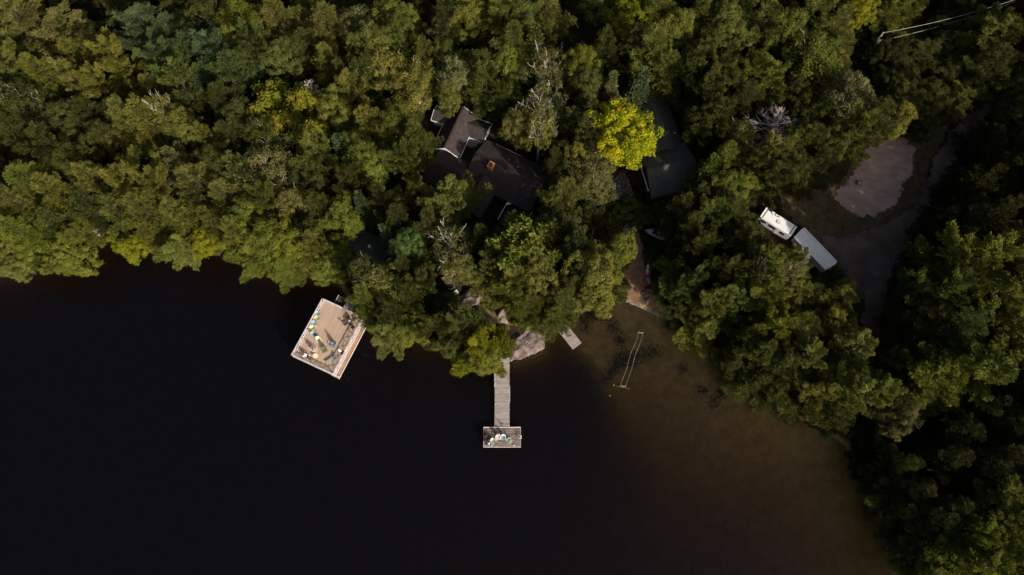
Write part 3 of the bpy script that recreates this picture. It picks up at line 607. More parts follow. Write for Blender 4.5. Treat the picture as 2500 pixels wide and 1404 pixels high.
def plant(px, py, rpx, kind, tone, hf=1.0, seed=0, skipname=False):
    r = random.Random(seed * 7 + int(px) * 31 + int(py)); var = KINDS[kind]; cm, tm, R, Ht = var[r.randrange(len(var))]
    z0 = 2.0
    for _ in range(3):
        zc = z0 + Ht * hf * .70; p = P(px, py, zc); z0 = max(0.1, gz(p.x, p.y))
    for _ in range(3):
        X_, Y_ = np.array([p.x]), np.array([p.y])
        if inside(LAND, X_, Y_)[0] and (kind == 'K' or dist_line(SH, X_, Y_)[0] > .6): break
        hf *= .88; zc = z0 + Ht * hf * .70; p = P(px, py, zc); z0 = max(0.1, gz(p.x, p.y))
    top = P(px, py, zc)            # where the crown sits; a shoreline tree roots on land and leans out to it
    for _ in range(12):
        if inside(LAND, np.array([p.x]), np.array([p.y]))[0] and (kind == 'K' or dist_line(SH, np.array([p.x]), np.array([p.y]))[0] > .6): break
        away = Vector((.35 if px > 1350 else 0, .75, 0)) ; p = p + away; z0 = max(.1, gz(p.x, p.y))
    lean = Vector((top.x - p.x, top.y - p.y, max(4.0, zc - z0)))
    rw = rpx * mpp(px, py, zc); s = rw / R * (1.06 if kind in 'PHU' else 1.35 if kind == 'X' else 1.0 if kind in 'YT' else .92); sz = hf * (r.uniform(.92, 1.08))
    root = bpy.data.objects.new(NAME[kind], None); COL.objects.link(root); root.location = (p.x, p.y, z0)
    lean += Vector((r.uniform(-.4, .4), r.uniform(-.4, .4), 0)) * (kind != 'K')
    root.rotation_euler = (lean.to_track_quat('Z', 'Y') @ Matrix.Rotation(r.uniform(0, 6.283), 3, 'Z').to_quaternion()).to_euler(); root.scale = (s, s, sz)
    root.empty_display_size = .4
    parts = [('trunk', tm)] + ([('crown', cm)] if cm else [])
    for nm, me in parts:
        o = bpy.data.objects.new(nm, me); COL.objects.link(o); o.parent = root
        if nm == 'crown':
            c = TONE[tone]; k = r.uniform(.86, 1.14); o.color = (c[0] * k * r.uniform(.92, 1.08), c[1] * k, c[2] * k * r.uniform(.85, 1.2), 1)
    root['category'] = 'bush' if kind == 'K' else 'tree'
    tree_rows.append([root, px, py, kind, tone, hf])
    return root
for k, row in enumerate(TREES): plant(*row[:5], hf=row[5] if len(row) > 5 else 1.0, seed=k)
# small trees between the tall ones
OPEN = [(1125,315,85),(1200,400,95),(1240,460,95),(1110,420,70),(1250,530,50),(1600,280,60),(1610,360,75),(1600,440,75),(1590,300,60),(1515,465,55),(1535,540,40),(1550,600,45),(1560,680,60),(1600,740,60),(1603,572,45),(1330,490,45),(900,620,75),(1100,700,55),(1130,735,60),
        (1225,775,60),(1285,830,60),(1395,830,50),(1900,540,75),(1992,607,85),(2100,600,110),(2130,450,110),(2280,430,70),(2200,540,80),(2120,700,70),(2120,780,60),(2350,320,60),(2400,250,50),(1390,70,60),(2142,1065,45),(1960,500,60),(2050,640,70),(2100,820,50),(2180,620,60),(2300,300,40)]
rf = random.Random(5); placed = [(t[0], t[1], t[2]) for t in TREES]; n_fill = 0; tries = 0
while n_fill < 34 and tries < 9000:
    tries += 1; px = rf.uniform(-15, 2515); py = rf.uniform(-10, 1410); rr = rf.uniform(34, 50)
    p = P(px, py, 6.0)
    if not inside(LAND, np.array([p.x]), np.array([p.y]))[0] or dist_line(SH, np.array([p.x]), np.array([p.y]))[0] < 1.5: continue
    if any(math.hypot(px - a, py - b) < c + 20 for a, b, c in OPEN): continue
    if any(math.hypot(px - a, py - b) < (c + rr) * .62 for a, b, c in placed): continue
    kind = rf.choice('DDDHHPS'); tone = rf.choice(['d', 'd', 'g', 'o', 'k']) if px < 2150 else rf.choice('dkk')  # right side draws darker leaf tones, shade put into the colour
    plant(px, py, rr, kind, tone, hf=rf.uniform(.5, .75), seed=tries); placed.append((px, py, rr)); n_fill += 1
# a label for each tree that singles it out: its look, then the nearest landmark, then its rank there
rows = {}
for t in tree_rows:
    root, px, py, kind, tone, hf = t
    d = DESC[kind].format(t=TW[tone]); d = ('short ' if hf < .78 and kind != 'K' else '') + d
    cands = sorted((math.hypot(px - a, py - b), nme, a, b) for nme, a, b in SPOTS if not ((kind == 'Y' and 'yellow maple' in nme) or (nme == 'big brown birch' and abs(px - 650) < 5 and abs(py - 415) < 5) or (kind == 'X' and 'dead tree' in nme) or (kind == 'R' and 'red-tipped' in nme)))
    dist, nme, a, b = cands[0]
    rows.setdefault((d, direction(px - a, py - b), nme), []).append((dist, t))
for (d, rel, nme), L in rows.items():
    L.sort(key=lambda e: e[0])
    art = '' if nme.startswith(('middle', 'top edge')) else 'the '
    place = f'{rel} {art}{nme}' if not nme.startswith(('middle', 'top edge')) else f'{rel} the {nme}'
    for k, (dist, t) in enumerate(L):
        lab = f'{d}, {place}' if len(L) == 1 else f'{ORD[k]}nearest {d}, {place}'
        if len(lab.split()) > 16: lab = lab.replace(' with a clumpy round crown', '').replace(' with feathery star-shaped boughs', '').replace(' with drooping layered boughs', '').replace(' with a fine-leaved crown', '').replace(' with bare pale limbs showing', ' with bare limbs').replace(' of the photo', '')
        if len(lab.split()) > 16: lab = lab.replace(' with upswept plumes and bare grey limbs', ' with upswept plumes').replace(' turning red at its tips', ' with red tips')
        t[0]['label'] = lab
        t[0]['group'] = {'pine_tree': 'pines around the cottages', 'hemlock_tree': 'hemlocks around the cottages', 'maple_tree': 'maples around the cottages', 'birch_tree': 'birches around the cottages', 'spruce_tree': 'spruces around the cottages', 'dead_tree': 'dead trees', 'bush': 'low bushes by paths and cottages'}[NAME[t[3]]]

# ------------------------------------------------------------------ undergrowth and the wood that goes on outside the picture: one mass each
def scatter(name, pts, meshes, tones, kind='stuff'):
    """geometry nodes: instances of a few crown meshes on points carrying scale, turn and pick"""
    me = bpy.data.meshes.new(name); me.vertices.add(len(pts)); me.vertices.foreach_set('co', np.array([p[:3] for p in pts], np.float32).ravel())
    for an, i in (('sc', 3), ('sz', 4), ('rz', 5)):
        a = me.attributes.new(an, 'FLOAT', 'POINT'); a.data.foreach_set('value', np.array([p[i] for p in pts], np.float32))
    a = me.attributes.new('pick', 'INT', 'POINT'); a.data.foreach_set('value', np.array([p[6] for p in pts], np.int32))
    o = bpy.data.objects.new(name, me); COL.objects.link(o); o['kind'] = kind; o.color = (*tones, 1)
    ng = bpy.data.node_groups.new(name, 'GeometryNodeTree')
    ng.interface.new_socket('Geometry', in_out='INPUT', socket_type='NodeSocketGeometry'); ng.interface.new_socket('Geometry', in_out='OUTPUT', socket_type='NodeSocketGeometry')
    N = ng.nodes; L = ng.links; gi = N.new('NodeGroupInput'); go = N.new('NodeGroupOutput'); jn = N.new('GeometryNodeJoinGeometry')
    def attr(nm, ty='FLOAT'):
        x = N.new('GeometryNodeInputNamedAttribute'); x.data_type = ty; x.inputs[0].default_value = nm; return x.outputs[0]
    cs = N.new('ShaderNodeCombineXYZ'); L.new(attr('sc'), cs.inputs[0]); L.new(attr('sc'), cs.inputs[1]); L.new(attr('sz'), cs.inputs[2])
    cr = N.new('ShaderNodeCombineXYZ'); L.new(attr('rz'), cr.inputs[2])
    for i, src in enumerate(meshes):
        oi = N.new('GeometryNodeObjectInfo'); oi.inputs['Object'].default_value = src; oi.inputs['As Instance'].default_value = True
        ip = N.new('GeometryNodeInstanceOnPoints'); L.new(gi.outputs[0], ip.inputs['Points']); L.new(oi.outputs['Geometry'], ip.inputs['Instance'])
        cmpn = N.new('FunctionNodeCompare'); cmpn.data_type = 'INT'; cmpn.operation = 'EQUAL'; L.new(attr('pick', 'INT'), cmpn.inputs[2]); cmpn.inputs[3].default_value = i
        L.new(cmpn.outputs[0], ip.inputs['Selection']); L.new(cs.outputs[0], ip.inputs['Scale'])
        er = N.new('FunctionNodeEulerToRotation'); L.new(cr.outputs[0], er.inputs[0]); L.new(er.outputs[0], ip.inputs['Rotation'])
        L.new(ip.outputs[0], jn.inputs[0])
    L.new(jn.outputs[0], go.inputs[0])
    md = o.modifiers.new('scatter', 'NODES'); md.node_group = ng
    return o
def first_crown(kind, i=0):
    cm = KINDS[kind][i][0]; return next(o for o in bpy.data.objects if o.data == cm)

ru = random.Random(21); pts_in, pts_out = [], []
CLEAR = [(1125,315,60),(1110,345,50),(1200,400,75),(1240,460,85),(1120,420,60),(1250,530,45),(1610,260,50),(1620,360,65),(1600,440,65),(1515,465,45),(1535,540,35),(1550,600,35),(1560,680,45),(1600,740,50),(1603,572,40),(900,620,60),(1100,700,40),(1130,735,50),
         (1225,775,30),(1285,830,60),(1395,830,50),(1900,540,60),(1992,607,75),(2142,1065,30),(1165,340,40),(1400,70,30)]
clear_polys = [np.array(p, float) for p in (DRIVE, SANDP)]
while len(pts_in) < 1500:
    px, py = ru.uniform(-40, 2540), ru.uniform(-30, 1440); p = P(px, py, 2.5); X = np.array([p.x]); Y = np.array([p.y])
    if not inside(LAND, X, Y)[0] or dist_line(SH, X, Y)[0] < .7: continue
    if any(math.hypot(px - a, py - b) < c for a, b, c in CLEAR): continue
    if any(inside(q, np.array([px]), np.array([py]))[0] for q in clear_polys): continue
    if inside(np.array(GRASSP, float), np.array([px]), np.array([py]))[0]: continue
    pts_in.append((p.x, p.y, gz(p.x, p.y) - .15, ru.uniform(.6, 1.25), ru.uniform(.5, 1.3), ru.uniform(0, 6.28), ru.randrange(2)))
scatter('undergrowth', pts_in, [first_crown('K', 0), first_crown('K', 1)], TONE['d'])
while len(pts_out) < 620:
    x, y = ru.uniform(-175, 175), ru.uniform(-110, 175); X = np.array([x]); Y = np.array([y])
    if not inside(LAND, X, Y)[0] or dist_line(SH, X, Y)[0] < 3: continue
    a, b = proj(x, y, 11)
    if -55 < a < 2555 and -60 < b < 1470: continue
    s = ru.uniform(.85, 1.2)
    pts_out.append((x, y, gz(x, y) - .2, s, s * (1.6 if x > 60 else 1.0), ru.uniform(0, 6.28), ru.randrange(4)))  # unseen trees on the right stretched taller to throw shade into view
scatter('surrounding_forest', pts_out, [first_crown('P', 0), first_crown('H', 1), first_crown('D', 2), first_crown('P', 2)], TONE['o'])

# ------------------------------------------------------------------ buildings
def slab(m, a, b, c, d, th):
    a, b, c, d = map(Vector, (a, b, c, d)); nn = (b - a).cross(d - a).normalized() * th
    return m.add([a, b, c, d, a + nn, b + nn, c + nn, d + nn], [(3, 2, 1, 0), (4, 5, 6, 7), (0, 1, 5, 4), (1, 2, 6, 5), (2, 3, 7, 6), (3, 0, 4, 7)])
def gable(root, L, W, eave, ridge, x=0, y=0, turn=False, over=.4, wall=None, roof=None, trim=None, z0=-.8, trims='both', ends=True):
    """one gabled block in the thing's own frame; ridge along local x (or y when turn)"""
    def T(p): return (x - p[1], y + p[0], p[2]) if turn else (x + p[0], y + p[1], p[2])
    hw, hl = W / 2, L / 2
    w_ = MB(); w_.add([T((-hl, -hw, z0)), T((hl, -hw, z0)), T((hl, hw, z0)), T((-hl, hw, z0)), T((-hl, -hw, eave)), T((hl, -hw, eave)), T((hl, hw, eave)), T((-hl, hw, eave)), T((-hl, 0, ridge - .06)), T((hl, 0, ridge - .06))],
                      [(0, 1, 5, 4), (2, 3, 7, 6), (1, 2, 6, 9, 5), (3, 0, 4, 8, 7)])
    w_.build('wall', wall or M['white'], root)
    k = (ridge - eave) / hw; ez = eave - k * over; lo = hl + over; wo = hw + over
    for s in (-1, 1):
        m = MB(); a, b, c, d = T((-lo, s * wo, ez)), T((lo, s * wo, ez)), T((lo, 0, ridge)), T((-lo, 0, ridge))
        if s > 0: a, b, c, d = b, a, d, c
        slab(m, a, b, c, d, .12); m.build('roof_slope', roof or M['shingle'], root)
    m = MB(); m.bar(T((-lo, 0, ridge + .13)), T((lo, 0, ridge + .13)), .32, .05); m.build('ridge_cap', roof or M['shingle'], root)
    if trim:
        for s in (-1, 1):
            if trims == 'both' or s in trims: MB().bar(T((-lo, s * (wo + .05), ez + .02)), T((lo, s * (wo + .05), ez + .02)), .09, .22).build('fascia', trim, root)
        if ends:
            for e in (-1, 1):
                m = MB()
                for s in (-1, 1): m.bar(T((e * (lo + .03), s * wo, ez + .02)), T((e * (lo + .03), 0, ridge + .02)), .07, .22)
                m.build('barge_board', trim, root)
def house(name, label, px, py, ddx, ddy, cat='house', lift=0.0):
    p = PG(px, py, lift); yaw = yaw_of(px, py, ddx, ddy)
    return thing(name, label, cat, (p.x, p.y, p.z + .1), yaw)
def window(root, c, s, rz=0.0, label=None):
    f = MB().box(c, (s[0], s[1] + .04, s[2]), rz).build('window', M['white'], root)
    R = Matrix.Rotation(rz, 3, 'Z')
    MB().box(c, (s[0] - .16, s[1] + .09, s[2] - .16), rz).build('pane', M['glass'], f)
# small cabin: L plan, dark shingles, white boards
cab = house('cabin', 'small cabin with dark shingle L-shaped roof and white trim boards', 1110, 318, -40, 86, cat='cabin', lift=3.4)
gable(cab, 8.2, 4.6, 2.5, 4.3, wall=M['white'], trim=M['white'])
gable(cab, 3.4, 3.4, 2.3, 3.2, x=-2.2, y=3.6, turn=True, wall=M['white'], trim=M['white'], over=.35)
gable(cab, 3.0, 3.0, 2.2, 3.0, x=-2.8, y=-3.4, turn=True, wall=M['white'], trim=M['white'], over=.35)
for yy in (-1.0, .75): window(cab, (4.12, yy, 1.5), (.06, 1.25, 1.3))
MB().box((4.13, -1.95, 1.0), (.08, .7, 1.9)).build('door', M['white'], cab)
for i in range(4): pass
# plank walk and doorstep in the cabin's corner
pw = PG(1152, 340); pyaw = yaw_of(1152, 340, -40, 86)
walk = thing('boardwalk', 'grey plank walk in the inner corner of the small cabin', 'boardwalk', (pw.x, pw.y, pw.z + .12), pyaw)
for i in range(9): MB().box((0, -1.5 + i * .37, 0), (3.0 + .2 * (i % 3), .33, .06)).build('plank', M['dock'], walk)
# main cottage: three dark gables, brick chimney, sun room corner
cot = house('cottage', 'large dark-roofed cottage with red brick chimney, half hidden by pines', 1240, 424, 60, 29, lift=3.6)
gable(cot, 12.5, 8.0, 2.9, 5.0, wall=M['wall_wood'], trim=M['dark_wood'])
gable(cot, 7.6, 6.0, 2.8, 4.4, x=-9.0, y=-4.4, wall=M['wall_wood'], trim=M['dark_wood'])
gable(cot, 6.4, 5.0, 2.75, 4.2, x=-3.4, y=-6.0, turn=True, wall=M['wall_wood'], trim=M['dark_wood'])
MB().bar((-4.9, 4.52, 2.62), (.4, 4.52, 2.62), .16, .2).build('gutter', M['white'], cot)
ch = MB()
for k in range(9):
    z = 3.6 + k * .24
    ch.box((-2.9, -.9, z + .11), (.92, 1.12, .22)); 
ch.build('chimney', M['brick'], cot)
for k in range(9):
    for (bx, by, lx, ly) in ((-2.9, -1.47, .44, .03), (-2.43, -.9, .03, .52)):
        pass
c2 = MB().box((-2.9, -.9, 5.86), (1.06, 1.26, .1)).build('chimney_cap', M['brick'], cot); MB().box((-2.9, -.9, 5.93), (.5, .7, .06)).build('flue', M['flue'], c2)
# open deck in the corner of the cottage with white rails
cd = house('porch_deck', 'sunken cottage porch with thin white rails and teal towel', 1258, 530, 60, 29, cat='porch', lift=2.0)
for i in range(14): MB().box((-2.0 + i * .3, 0, 1.2), (.28, 4.6, .05)).build('plank', M['dark_wood'], cd)
MB().box((0, 2.55, 2.95), (4.6, .10, .16)).build('eave_trim', M['white'], cd)
MB().box((-2.35, 0.2, 2.95), (.10, 4.8, .16)).build('eave_trim', M['white'], cd)
slab(MB(), (-2.3, 1.3, 2.8), (-1.2, 2.5, 2.8), (-2.3, 2.5, 2.8), (-2.3, 2.5, 2.8), .03)
MB().add([(-2.3, .9, 2.86), (-.7, 2.5, 2.86), (-2.3, 2.5, 2.86), (-2.3, .9, 2.9), (-.7, 2.5, 2.9), (-2.3, 2.5, 2.9)], [(2, 1, 0), (3, 4, 5), (0, 1, 4, 3), (1, 2, 5, 4), (2, 0, 3, 5)]).build('corner_awning', M['cover'], cd)
for yy in (-2.0, -.7, .6, 1.9): MB().box((2.25, yy, 1.7), (.09, .09, 1.05)).build('rail_post', M['white'], cd)
MB().box((2.25, 0, 2.24), (.16, 4.6, .07)).build('rail', M['white'], cd)
MB().box((2.25, 1.0, 2.30), (.36, 1.3, .05)).build('rail_ledge', M['rail'], cd)
tw = PG(1283, 521, 2.0)
tag(MB().box((0, 0, 0), (.42, 1.25, .05), 0).build('towel', M['teal_towel'], loc=cd.matrix_world @ Vector((0, 0, 0))), 'teal towel spread on white porch rail of the cottage', 'towel')
TOWEL = bpy.data.objects['towel']; TOWEL.location = Vector(cd.location) + Matrix.Rotation(cd.rotation_euler.z, 3, 'Z') @ Vector((2.25, 1.0, 2.36)); TOWEL.rotation_euler = (0, 0, cd.rotation_euler.z)
for vx, vy, vz in ((1.2, 1.6, 4.2), (3.6, -1.4, 4.25), (-1.0, 2.2, 3.85)): MB().tube([(vx, vy, vz - .5), (vx, vy, vz + .45)], .09, 8).build('vent_pipe', M['metal'], cot)
for vx, vy in ((2.4, 1.0), (4.6, 1.0)): MB().box((vx, vy, 4.72), (.42, .42, .28)).build('roof_vent', M['dark_wood'], cot)
# second cottage beside the yellow maple
c3 = house('cottage', 'long dark grey-roofed cottage beside the yellow maple', 1608, 345, 44, 135, lift=3.6)
gable(c3, 12.5, 6.8, 2.8, 4.6, x=-4.3, y=0.5, wall=M['wall_wood'], roof=M['shingle_grey'], trim=M['dark_wood'])
gable(c3, 8.2, 8.4, 3.0, 5.0, x=5.6, y=.3, turn=True, wall=M['wall_wood'], roof=M['shingle_grey'], trim=M['dark_wood'])
MB().box((5.4, -4.35, 2.75), (6.0, .14, .22)).build('gutter', M['white'], c3)
MB().box((8.55, -4.35, 2.8), (.22, .3, .26)).build('gutter_end', M['white'], c3)
MB().tube([(1.6, 4.3, 3.1), (1.6, 4.3, 4.5)], .13, 8).build('vent_pipe', M['metal'], c3)
for i in range(8): MB().box((-.2 + i * .38, 6.2, 1.0), (.34, 3.4, .06)).build('deck_plank', M['dark_wood'], c3)
# boathouse shed roof under the trees by the water
sh = house('shed', 'dark shingled boathouse shed half hidden under shoreline trees', 905, 625, 70, 38, cat='shed', lift=3.0)
gable(sh, 9.0, 6.6, 2.5, 4.3, wall=M['wall_wood'], roof=M['shingle_grey'], trim=M['dark_wood'])
MB().box((-.4, 1.0, 4.35), (.95, .6, .7)).build('chimney', M['stone'], sh); MB().lathe([(.16, 4.7), (.16, 5.0), (.24, 5.02), (.2, 5.14), (.02, 5.2)], (-.4, 1.0, 0), 10).build('flue_cap', M['white'], sh)

# flagstone patio: separate irregular stones
def clip(poly, mid, nv):
    out = []; n_ = len(poly)
    for i in range(n_):
        a, b = poly[i], poly[(i + 1) % n_]; da = (a - mid).dot(nv); db = (b - mid).dot(nv)
        if da <= 0: out.append(a)
        if da * db < 0: out.append(a.lerp(b, da / (da - db)))
    return out
def flagstones(name, label, pxs, gap, n_, seed, up=.05, mat='stone', th=.08, cat=None, kind='structure'):
    r = random.Random(seed); O = [PG(a, b) for a, b in pxs]; c0 = sum(O, Vector()) / len(O); poly = [Vector((p.x - c0.x, p.y - c0.y)) for p in O]
    x0 = min(p.x for p in poly); x1 = max(p.x for p in poly); y0 = min(p.y for p in poly); y1 = max(p.y for p in poly)
    S = []
    while len(S) < n_:
        q = Vector((r.uniform(x0, x1), r.uniform(y0, y1)))
        if inside(np.array([p[:] for p in poly]), np.array([q.x]), np.array([q.y]))[0] and all((q - s).length > gap * .8 for s in S): S.append(q)
        elif r.random() < .002: gap *= .9
    root = bpy.data.objects.new(name, None); COL.objects.link(root); root.location = (c0.x, c0.y, max(p.z for p in O)); root['kind'] = kind
    if label: root['label'] = label
    if cat: root['category'] = cat
    big = [Vector(p) for p in poly]
    area = sum(big[i].x * big[(i + 1) % len(big)].y - big[(i + 1) % len(big)].x * big[i].y for i in range(len(big)))
    if area < 0: big.reverse()
    for s in S:
        c = list(big)
        for o in S:
            if o is s or not c: continue
            nv = (o - s).normalized(); c = clip(c, (o + s) / 2 - nv * .055, nv)
        if len(c) < 3: continue
        ce = sum(c, Vector((0, 0))) / len(c); c = [ce + (p - ce) * r.uniform(.93, 1.0) for p in c]
        MB().prism(c, -th + up, up + r.uniform(-.012, .03)).build('flagstone', M[mat], root)
    return root
flagstones('flagstone_patio', None, [(1487, 452), (1520, 415), (1534, 440), (1546, 478), (1520, 492), (1488, 492)], 1.0, 30, 3, up=.1)
flagstones('stone_landing', None, [(1518, 562), (1540, 532), (1562, 530), (1560, 545), (1546, 580), (1524, 590)], .9, 11, 4, up=.1)
for k, (px, py) in enumerate([(1332, 488), (1329, 503), (1325, 518), (1318, 531), (1336, 474)]):
    p = PG(px, py); m = MB(); a0 = rnd.uniform(0, 6); m.prism([(.55 * rnd.uniform(.8, 1.15) * math.cos(a0 + t * 1.05), .55 * rnd.uniform(.8, 1.1) * math.sin(a0 + t * 1.05)) for t in range(6)], -.1, .08)
    o = m.build('stepping_stone', M['stone'], loc=(p.x, p.y, p.z + .05))
    tag(o, ['second', 'third', 'fourth', 'lowest', 'topmost'][k] + ' flat grey stepping stone from the top beside the cottage' if k != 4 and k != 3 else (['', '', '', 'lowest', 'topmost'][k] + ' flat grey stepping stone on the path beside the cottage'), 'stepping stone', 'stepping stones beside the cottage')

# ------------------------------------------------------------------ rocks
def rock(name, label, pxs, h, z0, seed, mat='rock', cat='rock', step=.32, rough=.28):
    r = random.Random(seed); pts = [P(a, b, z0)[:2] for a, b in pxs]; ring = []
    for i, a in enumerate(pts):
        b = pts[(i + 1) % len(pts)]; L = math.hypot(b[0] - a[0], b[1] - a[1]); k = max(1, int(L / (step * 1.3)))
        for j in range(k): t = j / k; ring.append((a[0] + (b[0] - a[0]) * t + r.uniform(-.1, .1), a[1] + (b[1] - a[1]) * t + r.uniform(-.1, .1)))
    R = np.array(ring); x0, y0 = R.min(0); x1, y1 = R.max(0); X, Y = np.meshgrid(np.arange(x0, x1, step), np.arange(y0, y1, step)); X = X.ravel(); Y = Y.ravel()
    X = X + np.random.default_rng(seed).uniform(-.1, .1, len(X)); ok = inside(R, X, Y) & (dist_line(R, X, Y, True) > step * .5)
    allp = [Vector(p) for p in ring] + [Vector((a, b)) for a, b in zip(X[ok], Y[ok])]; nr = len(ring)
    v, e, f, *_ = delaunay_2d_cdt(allp, [(i, (i + 1) % nr) for i in range(nr)], [tuple(range(nr))], 1, 1e-5)
    V = np.array([tuple(p) for p in v]); d = dist_line(R, V[:, 0], V[:, 1], True); mx = d.max()
    prof = (np.clip(d / (mx * .55), 0, 1)) ** .55
    # tilted strata and cracks
    s = V[:, 0] * .82 + V[:, 1] * .57; cr1 = np.abs(((s / 1.7 + .25 * np.sin(V[:, 1] * 1.1)) % 1) - .5); cr2 = np.abs((((V[:, 0] * -.5 + V[:, 1] * .9) / 2.6 + .2 * np.sin(V[:, 0] * .9)) % 1) - .5)
    z = z0 + h * prof + rough * prof * (np.sin(s * 2.2) * .5 + np.sin(V[:, 0] * 3.1 + seed) * np.cos(V[:, 1] * 2.7) * .45) - .35 * rough * prof * (np.clip(.09 - cr1, 0, 1) + np.clip(.08 - cr2, 0, 1)) / .09 * 1.6
    z[d < 1e-3] = z0 - .4
    m = MB(); cx, cy = V.mean(0); m.v = [(a - cx, b - cy, c) for (a, b), c in zip(V, z)]; m.f = [tuple(t) for t in f]
    o = m.build(name, M[mat], smooth=False, loc=(cx, cy, 0)); return tag(o, label, cat)
rock('shoreline_rock', 'large bare fissured rock slab at the head of the long dock', [(1232, 838), (1252, 812), (1280, 787), (1300, 790), (1325, 797), (1334, 818), (1330, 852), (1302, 868), (1268, 880), (1244, 884), (1236, 862)], 1.3, -.05, 3)
rock('rock_ledge', 'long pinkish rock ledge below the picnic area', [(1032, 742), (1050, 738), (1075, 748), (1100, 740), (1125, 722), (1140, 702), (1165, 697), (1182, 712), (1186, 732), (1165, 745), (1120, 755), (1080, 768), (1045, 772), (1030, 762)], 1.0, 1.7, 5, rough=.4)
rock('rock_outcrop', 'small pale rock outcrop between ledge and long dock', [(1215, 752), (1236, 748), (1242, 770), (1238, 790), (1222, 785), (1212, 768)], .6, 1.4, 6, mat='rock_pale', rough=.3)
rock('boulder', 'bleached pale boulder on the left shore among hemlocks', [(230, 571), (245, 560), (262, 555), (268, 562), (258, 570), (240, 574)], 1.8, 2.4, 7, mat='rock_pale')
rock('boulder', 'round pale boulder at lower end of the beach rock pile', [(1576, 734), (1582, 731), (1586, 736), (1582, 741), (1576, 740)], .5, .3, 8, mat='rock_pale', step=.2)
rock('boulder', 'single pale boulder where beach pebbles meet the trees', [(1669, 776), (1675, 775), (1677, 781), (1671, 783)], .4, .15, 9, mat='rock_pale', step=.2)
rock('boulder', 'low grey boulder at the right shore under dark trees', [(2120, 1196), (2130, 1192), (2136, 1200), (2126, 1206)], .5, .2, 10, step=.25)
m = MB(); rs = random.Random(4)
for _ in range(70):
    px = rs.gauss(1580, 4.5); py = rs.uniform(708, 732); p = PG(px, py); s = rs.uniform(.12, .32)
    m.lathe([(s * .6, -.1), (s, .05), (s * .75, s * .5), (s * .2, s * .65)], (p.x, p.y, p.z + rs.uniform(0, .25)), 6)
m.build('rock_pile', M['rock'], kind='stuff')
m = MB(); line = [(1500, 727), (1515, 730), (1535, 737), (1555, 745), (1575, 755), (1600, 766), (1630, 777), (1662, 788)]
for _ in range(620):
    k = rs.randrange(len(line) - 1); t = rs.random(); px = line[k][0] + (line[k + 1][0] - line[k][0]) * t; py = line[k][1] + (line[k + 1][1] - line[k][1]) * t + rs.gauss(0, 2.0 * (1 - px / 1800 * .5 + .2)); p = PG(px, py)
    s = rs.uniform(.03, .10); m.lathe([(s * .6, -.05), (s, .03), (s * .5, s * .6)], (p.x, p.y, max(p.z, -.04) + .05), 5)
m.build('shore_pebbles', M['rock_pale'], kind='stuff')

# ------------------------------------------------------------------ boathouse with roof deck
DZ = 3.5
TL, TR, BL, BR = P(787, 729, DZ), P(885, 776, DZ), P(718.5, 873, DZ), P(824, 919, DZ)
ux = ((TR - TL) + (BR - BL)).normalized(); W = (((TR - TL).length + (BR - BL).length) / 2); L = (((TL - BL).length + (TR - BR).length) / 2)
cen = (TL + TR + BL + BR) / 4; yaw = math.atan2(ux.y, ux.x)
bh = thing('boathouse', 'boathouse with sunlit flat deck roof and pale railings on the water', 'boathouse', (cen.x, cen.y, 0), yaw)
RZ = Matrix.Rotation(yaw, 3, 'Z')
def BHW(x, y, z): return Vector((cen.x, cen.y, 0)) + RZ @ Vector((x, y, z))
hw, hl = W / 2, L / 2
wl = MB()
wl.box((-hw + .1, 0, 1.2), (.16, L - .2, 3.9)); wl.box((hw - 1.5, 0, 1.2), (.16, L - .2, 3.9)); wl.box((0, hl - .1, 1.2), (W - .4, .16, 3.9))
wl.build('wall', M['wall_wood'], bh)
for sx in (-1, 0, 1): MB().box((sx * (hw - .2), -hl + .15, 1.0), (.22, .22, 4.2)).build('post', M['dock'], bh)
MB().box((0, 0, DZ - .28), (W - .1, L - .1, .3)).build('deck_frame', M['dark_wood'], bh)
nb = 46; bw = W / nb
for i in range(nb):
    x = -hw + bw * (i + .5); cut = rnd.uniform(-.25, .25) * L
    MB().box((x, 0, DZ - .08 + rnd.uniform(-.004, .004)), (bw - .018, L - .02, .07)).build('deck_board', M['deck'], bh)
for nm, c, s in (('fascia', (-hw - .03, 0, DZ - .14), (.05, L + .1, .3)), ('fascia', (hw + .03, 0, DZ - .14), (.05, L + .1, .3)), ('fascia', (0, -hl - .03, DZ - .14), (W, .05, .3)), ('fascia', (0, hl + .03, DZ - .14), (W, .05, .3))): MB().box(c, s).build(nm, M['rail'], bh)
RH = 1.05
def rail_run(a, b, n_):
    a = Vector(a); b = Vector(b); mt = M['rail']
    for i in range(n_ + 1): MB().box(a.lerp(b, i / n_) + Vector((0, 0, RH / 2)), (.11, .11, RH)).build('railing_post', mt, bh)
    MB().bar(a + Vector((0, 0, RH + .03)), b + Vector((0, 0, RH + .03)), .19, .06).build('top_rail', mt, bh)
    MB().bar(a + Vector((0, 0, .13)), b + Vector((0, 0, .13)), .06, .10).build('bottom_rail', mt, bh)
    for i in range(n_):
        p, q = a.lerp(b, i / n_), a.lerp(b, (i + 1) / n_); m = MB()
        m.bar(p + Vector((0, 0, .18)), q + Vector((0, 0, RH - .03)), .045, .07); m.bar(p + Vector((0, 0, RH - .03)), q + Vector((0, 0, .18)), .035, .07); mid = (p + q) / 2
        m.bar(mid + Vector((0, 0, .18)), mid + Vector((0, 0, RH - .02)), .04, .06); m.build('cross_brace', mt, bh)
e = .09
rail_run((hw - e, -hl + e, DZ), (hw - e, hl - e, DZ), 6); rail_run((-hw + e, -hl + e, DZ), (-hw + e, hl - e, DZ), 6); rail_run((-hw + .25, -hl + e, DZ), (hw - .25, -hl + e, DZ), 4)
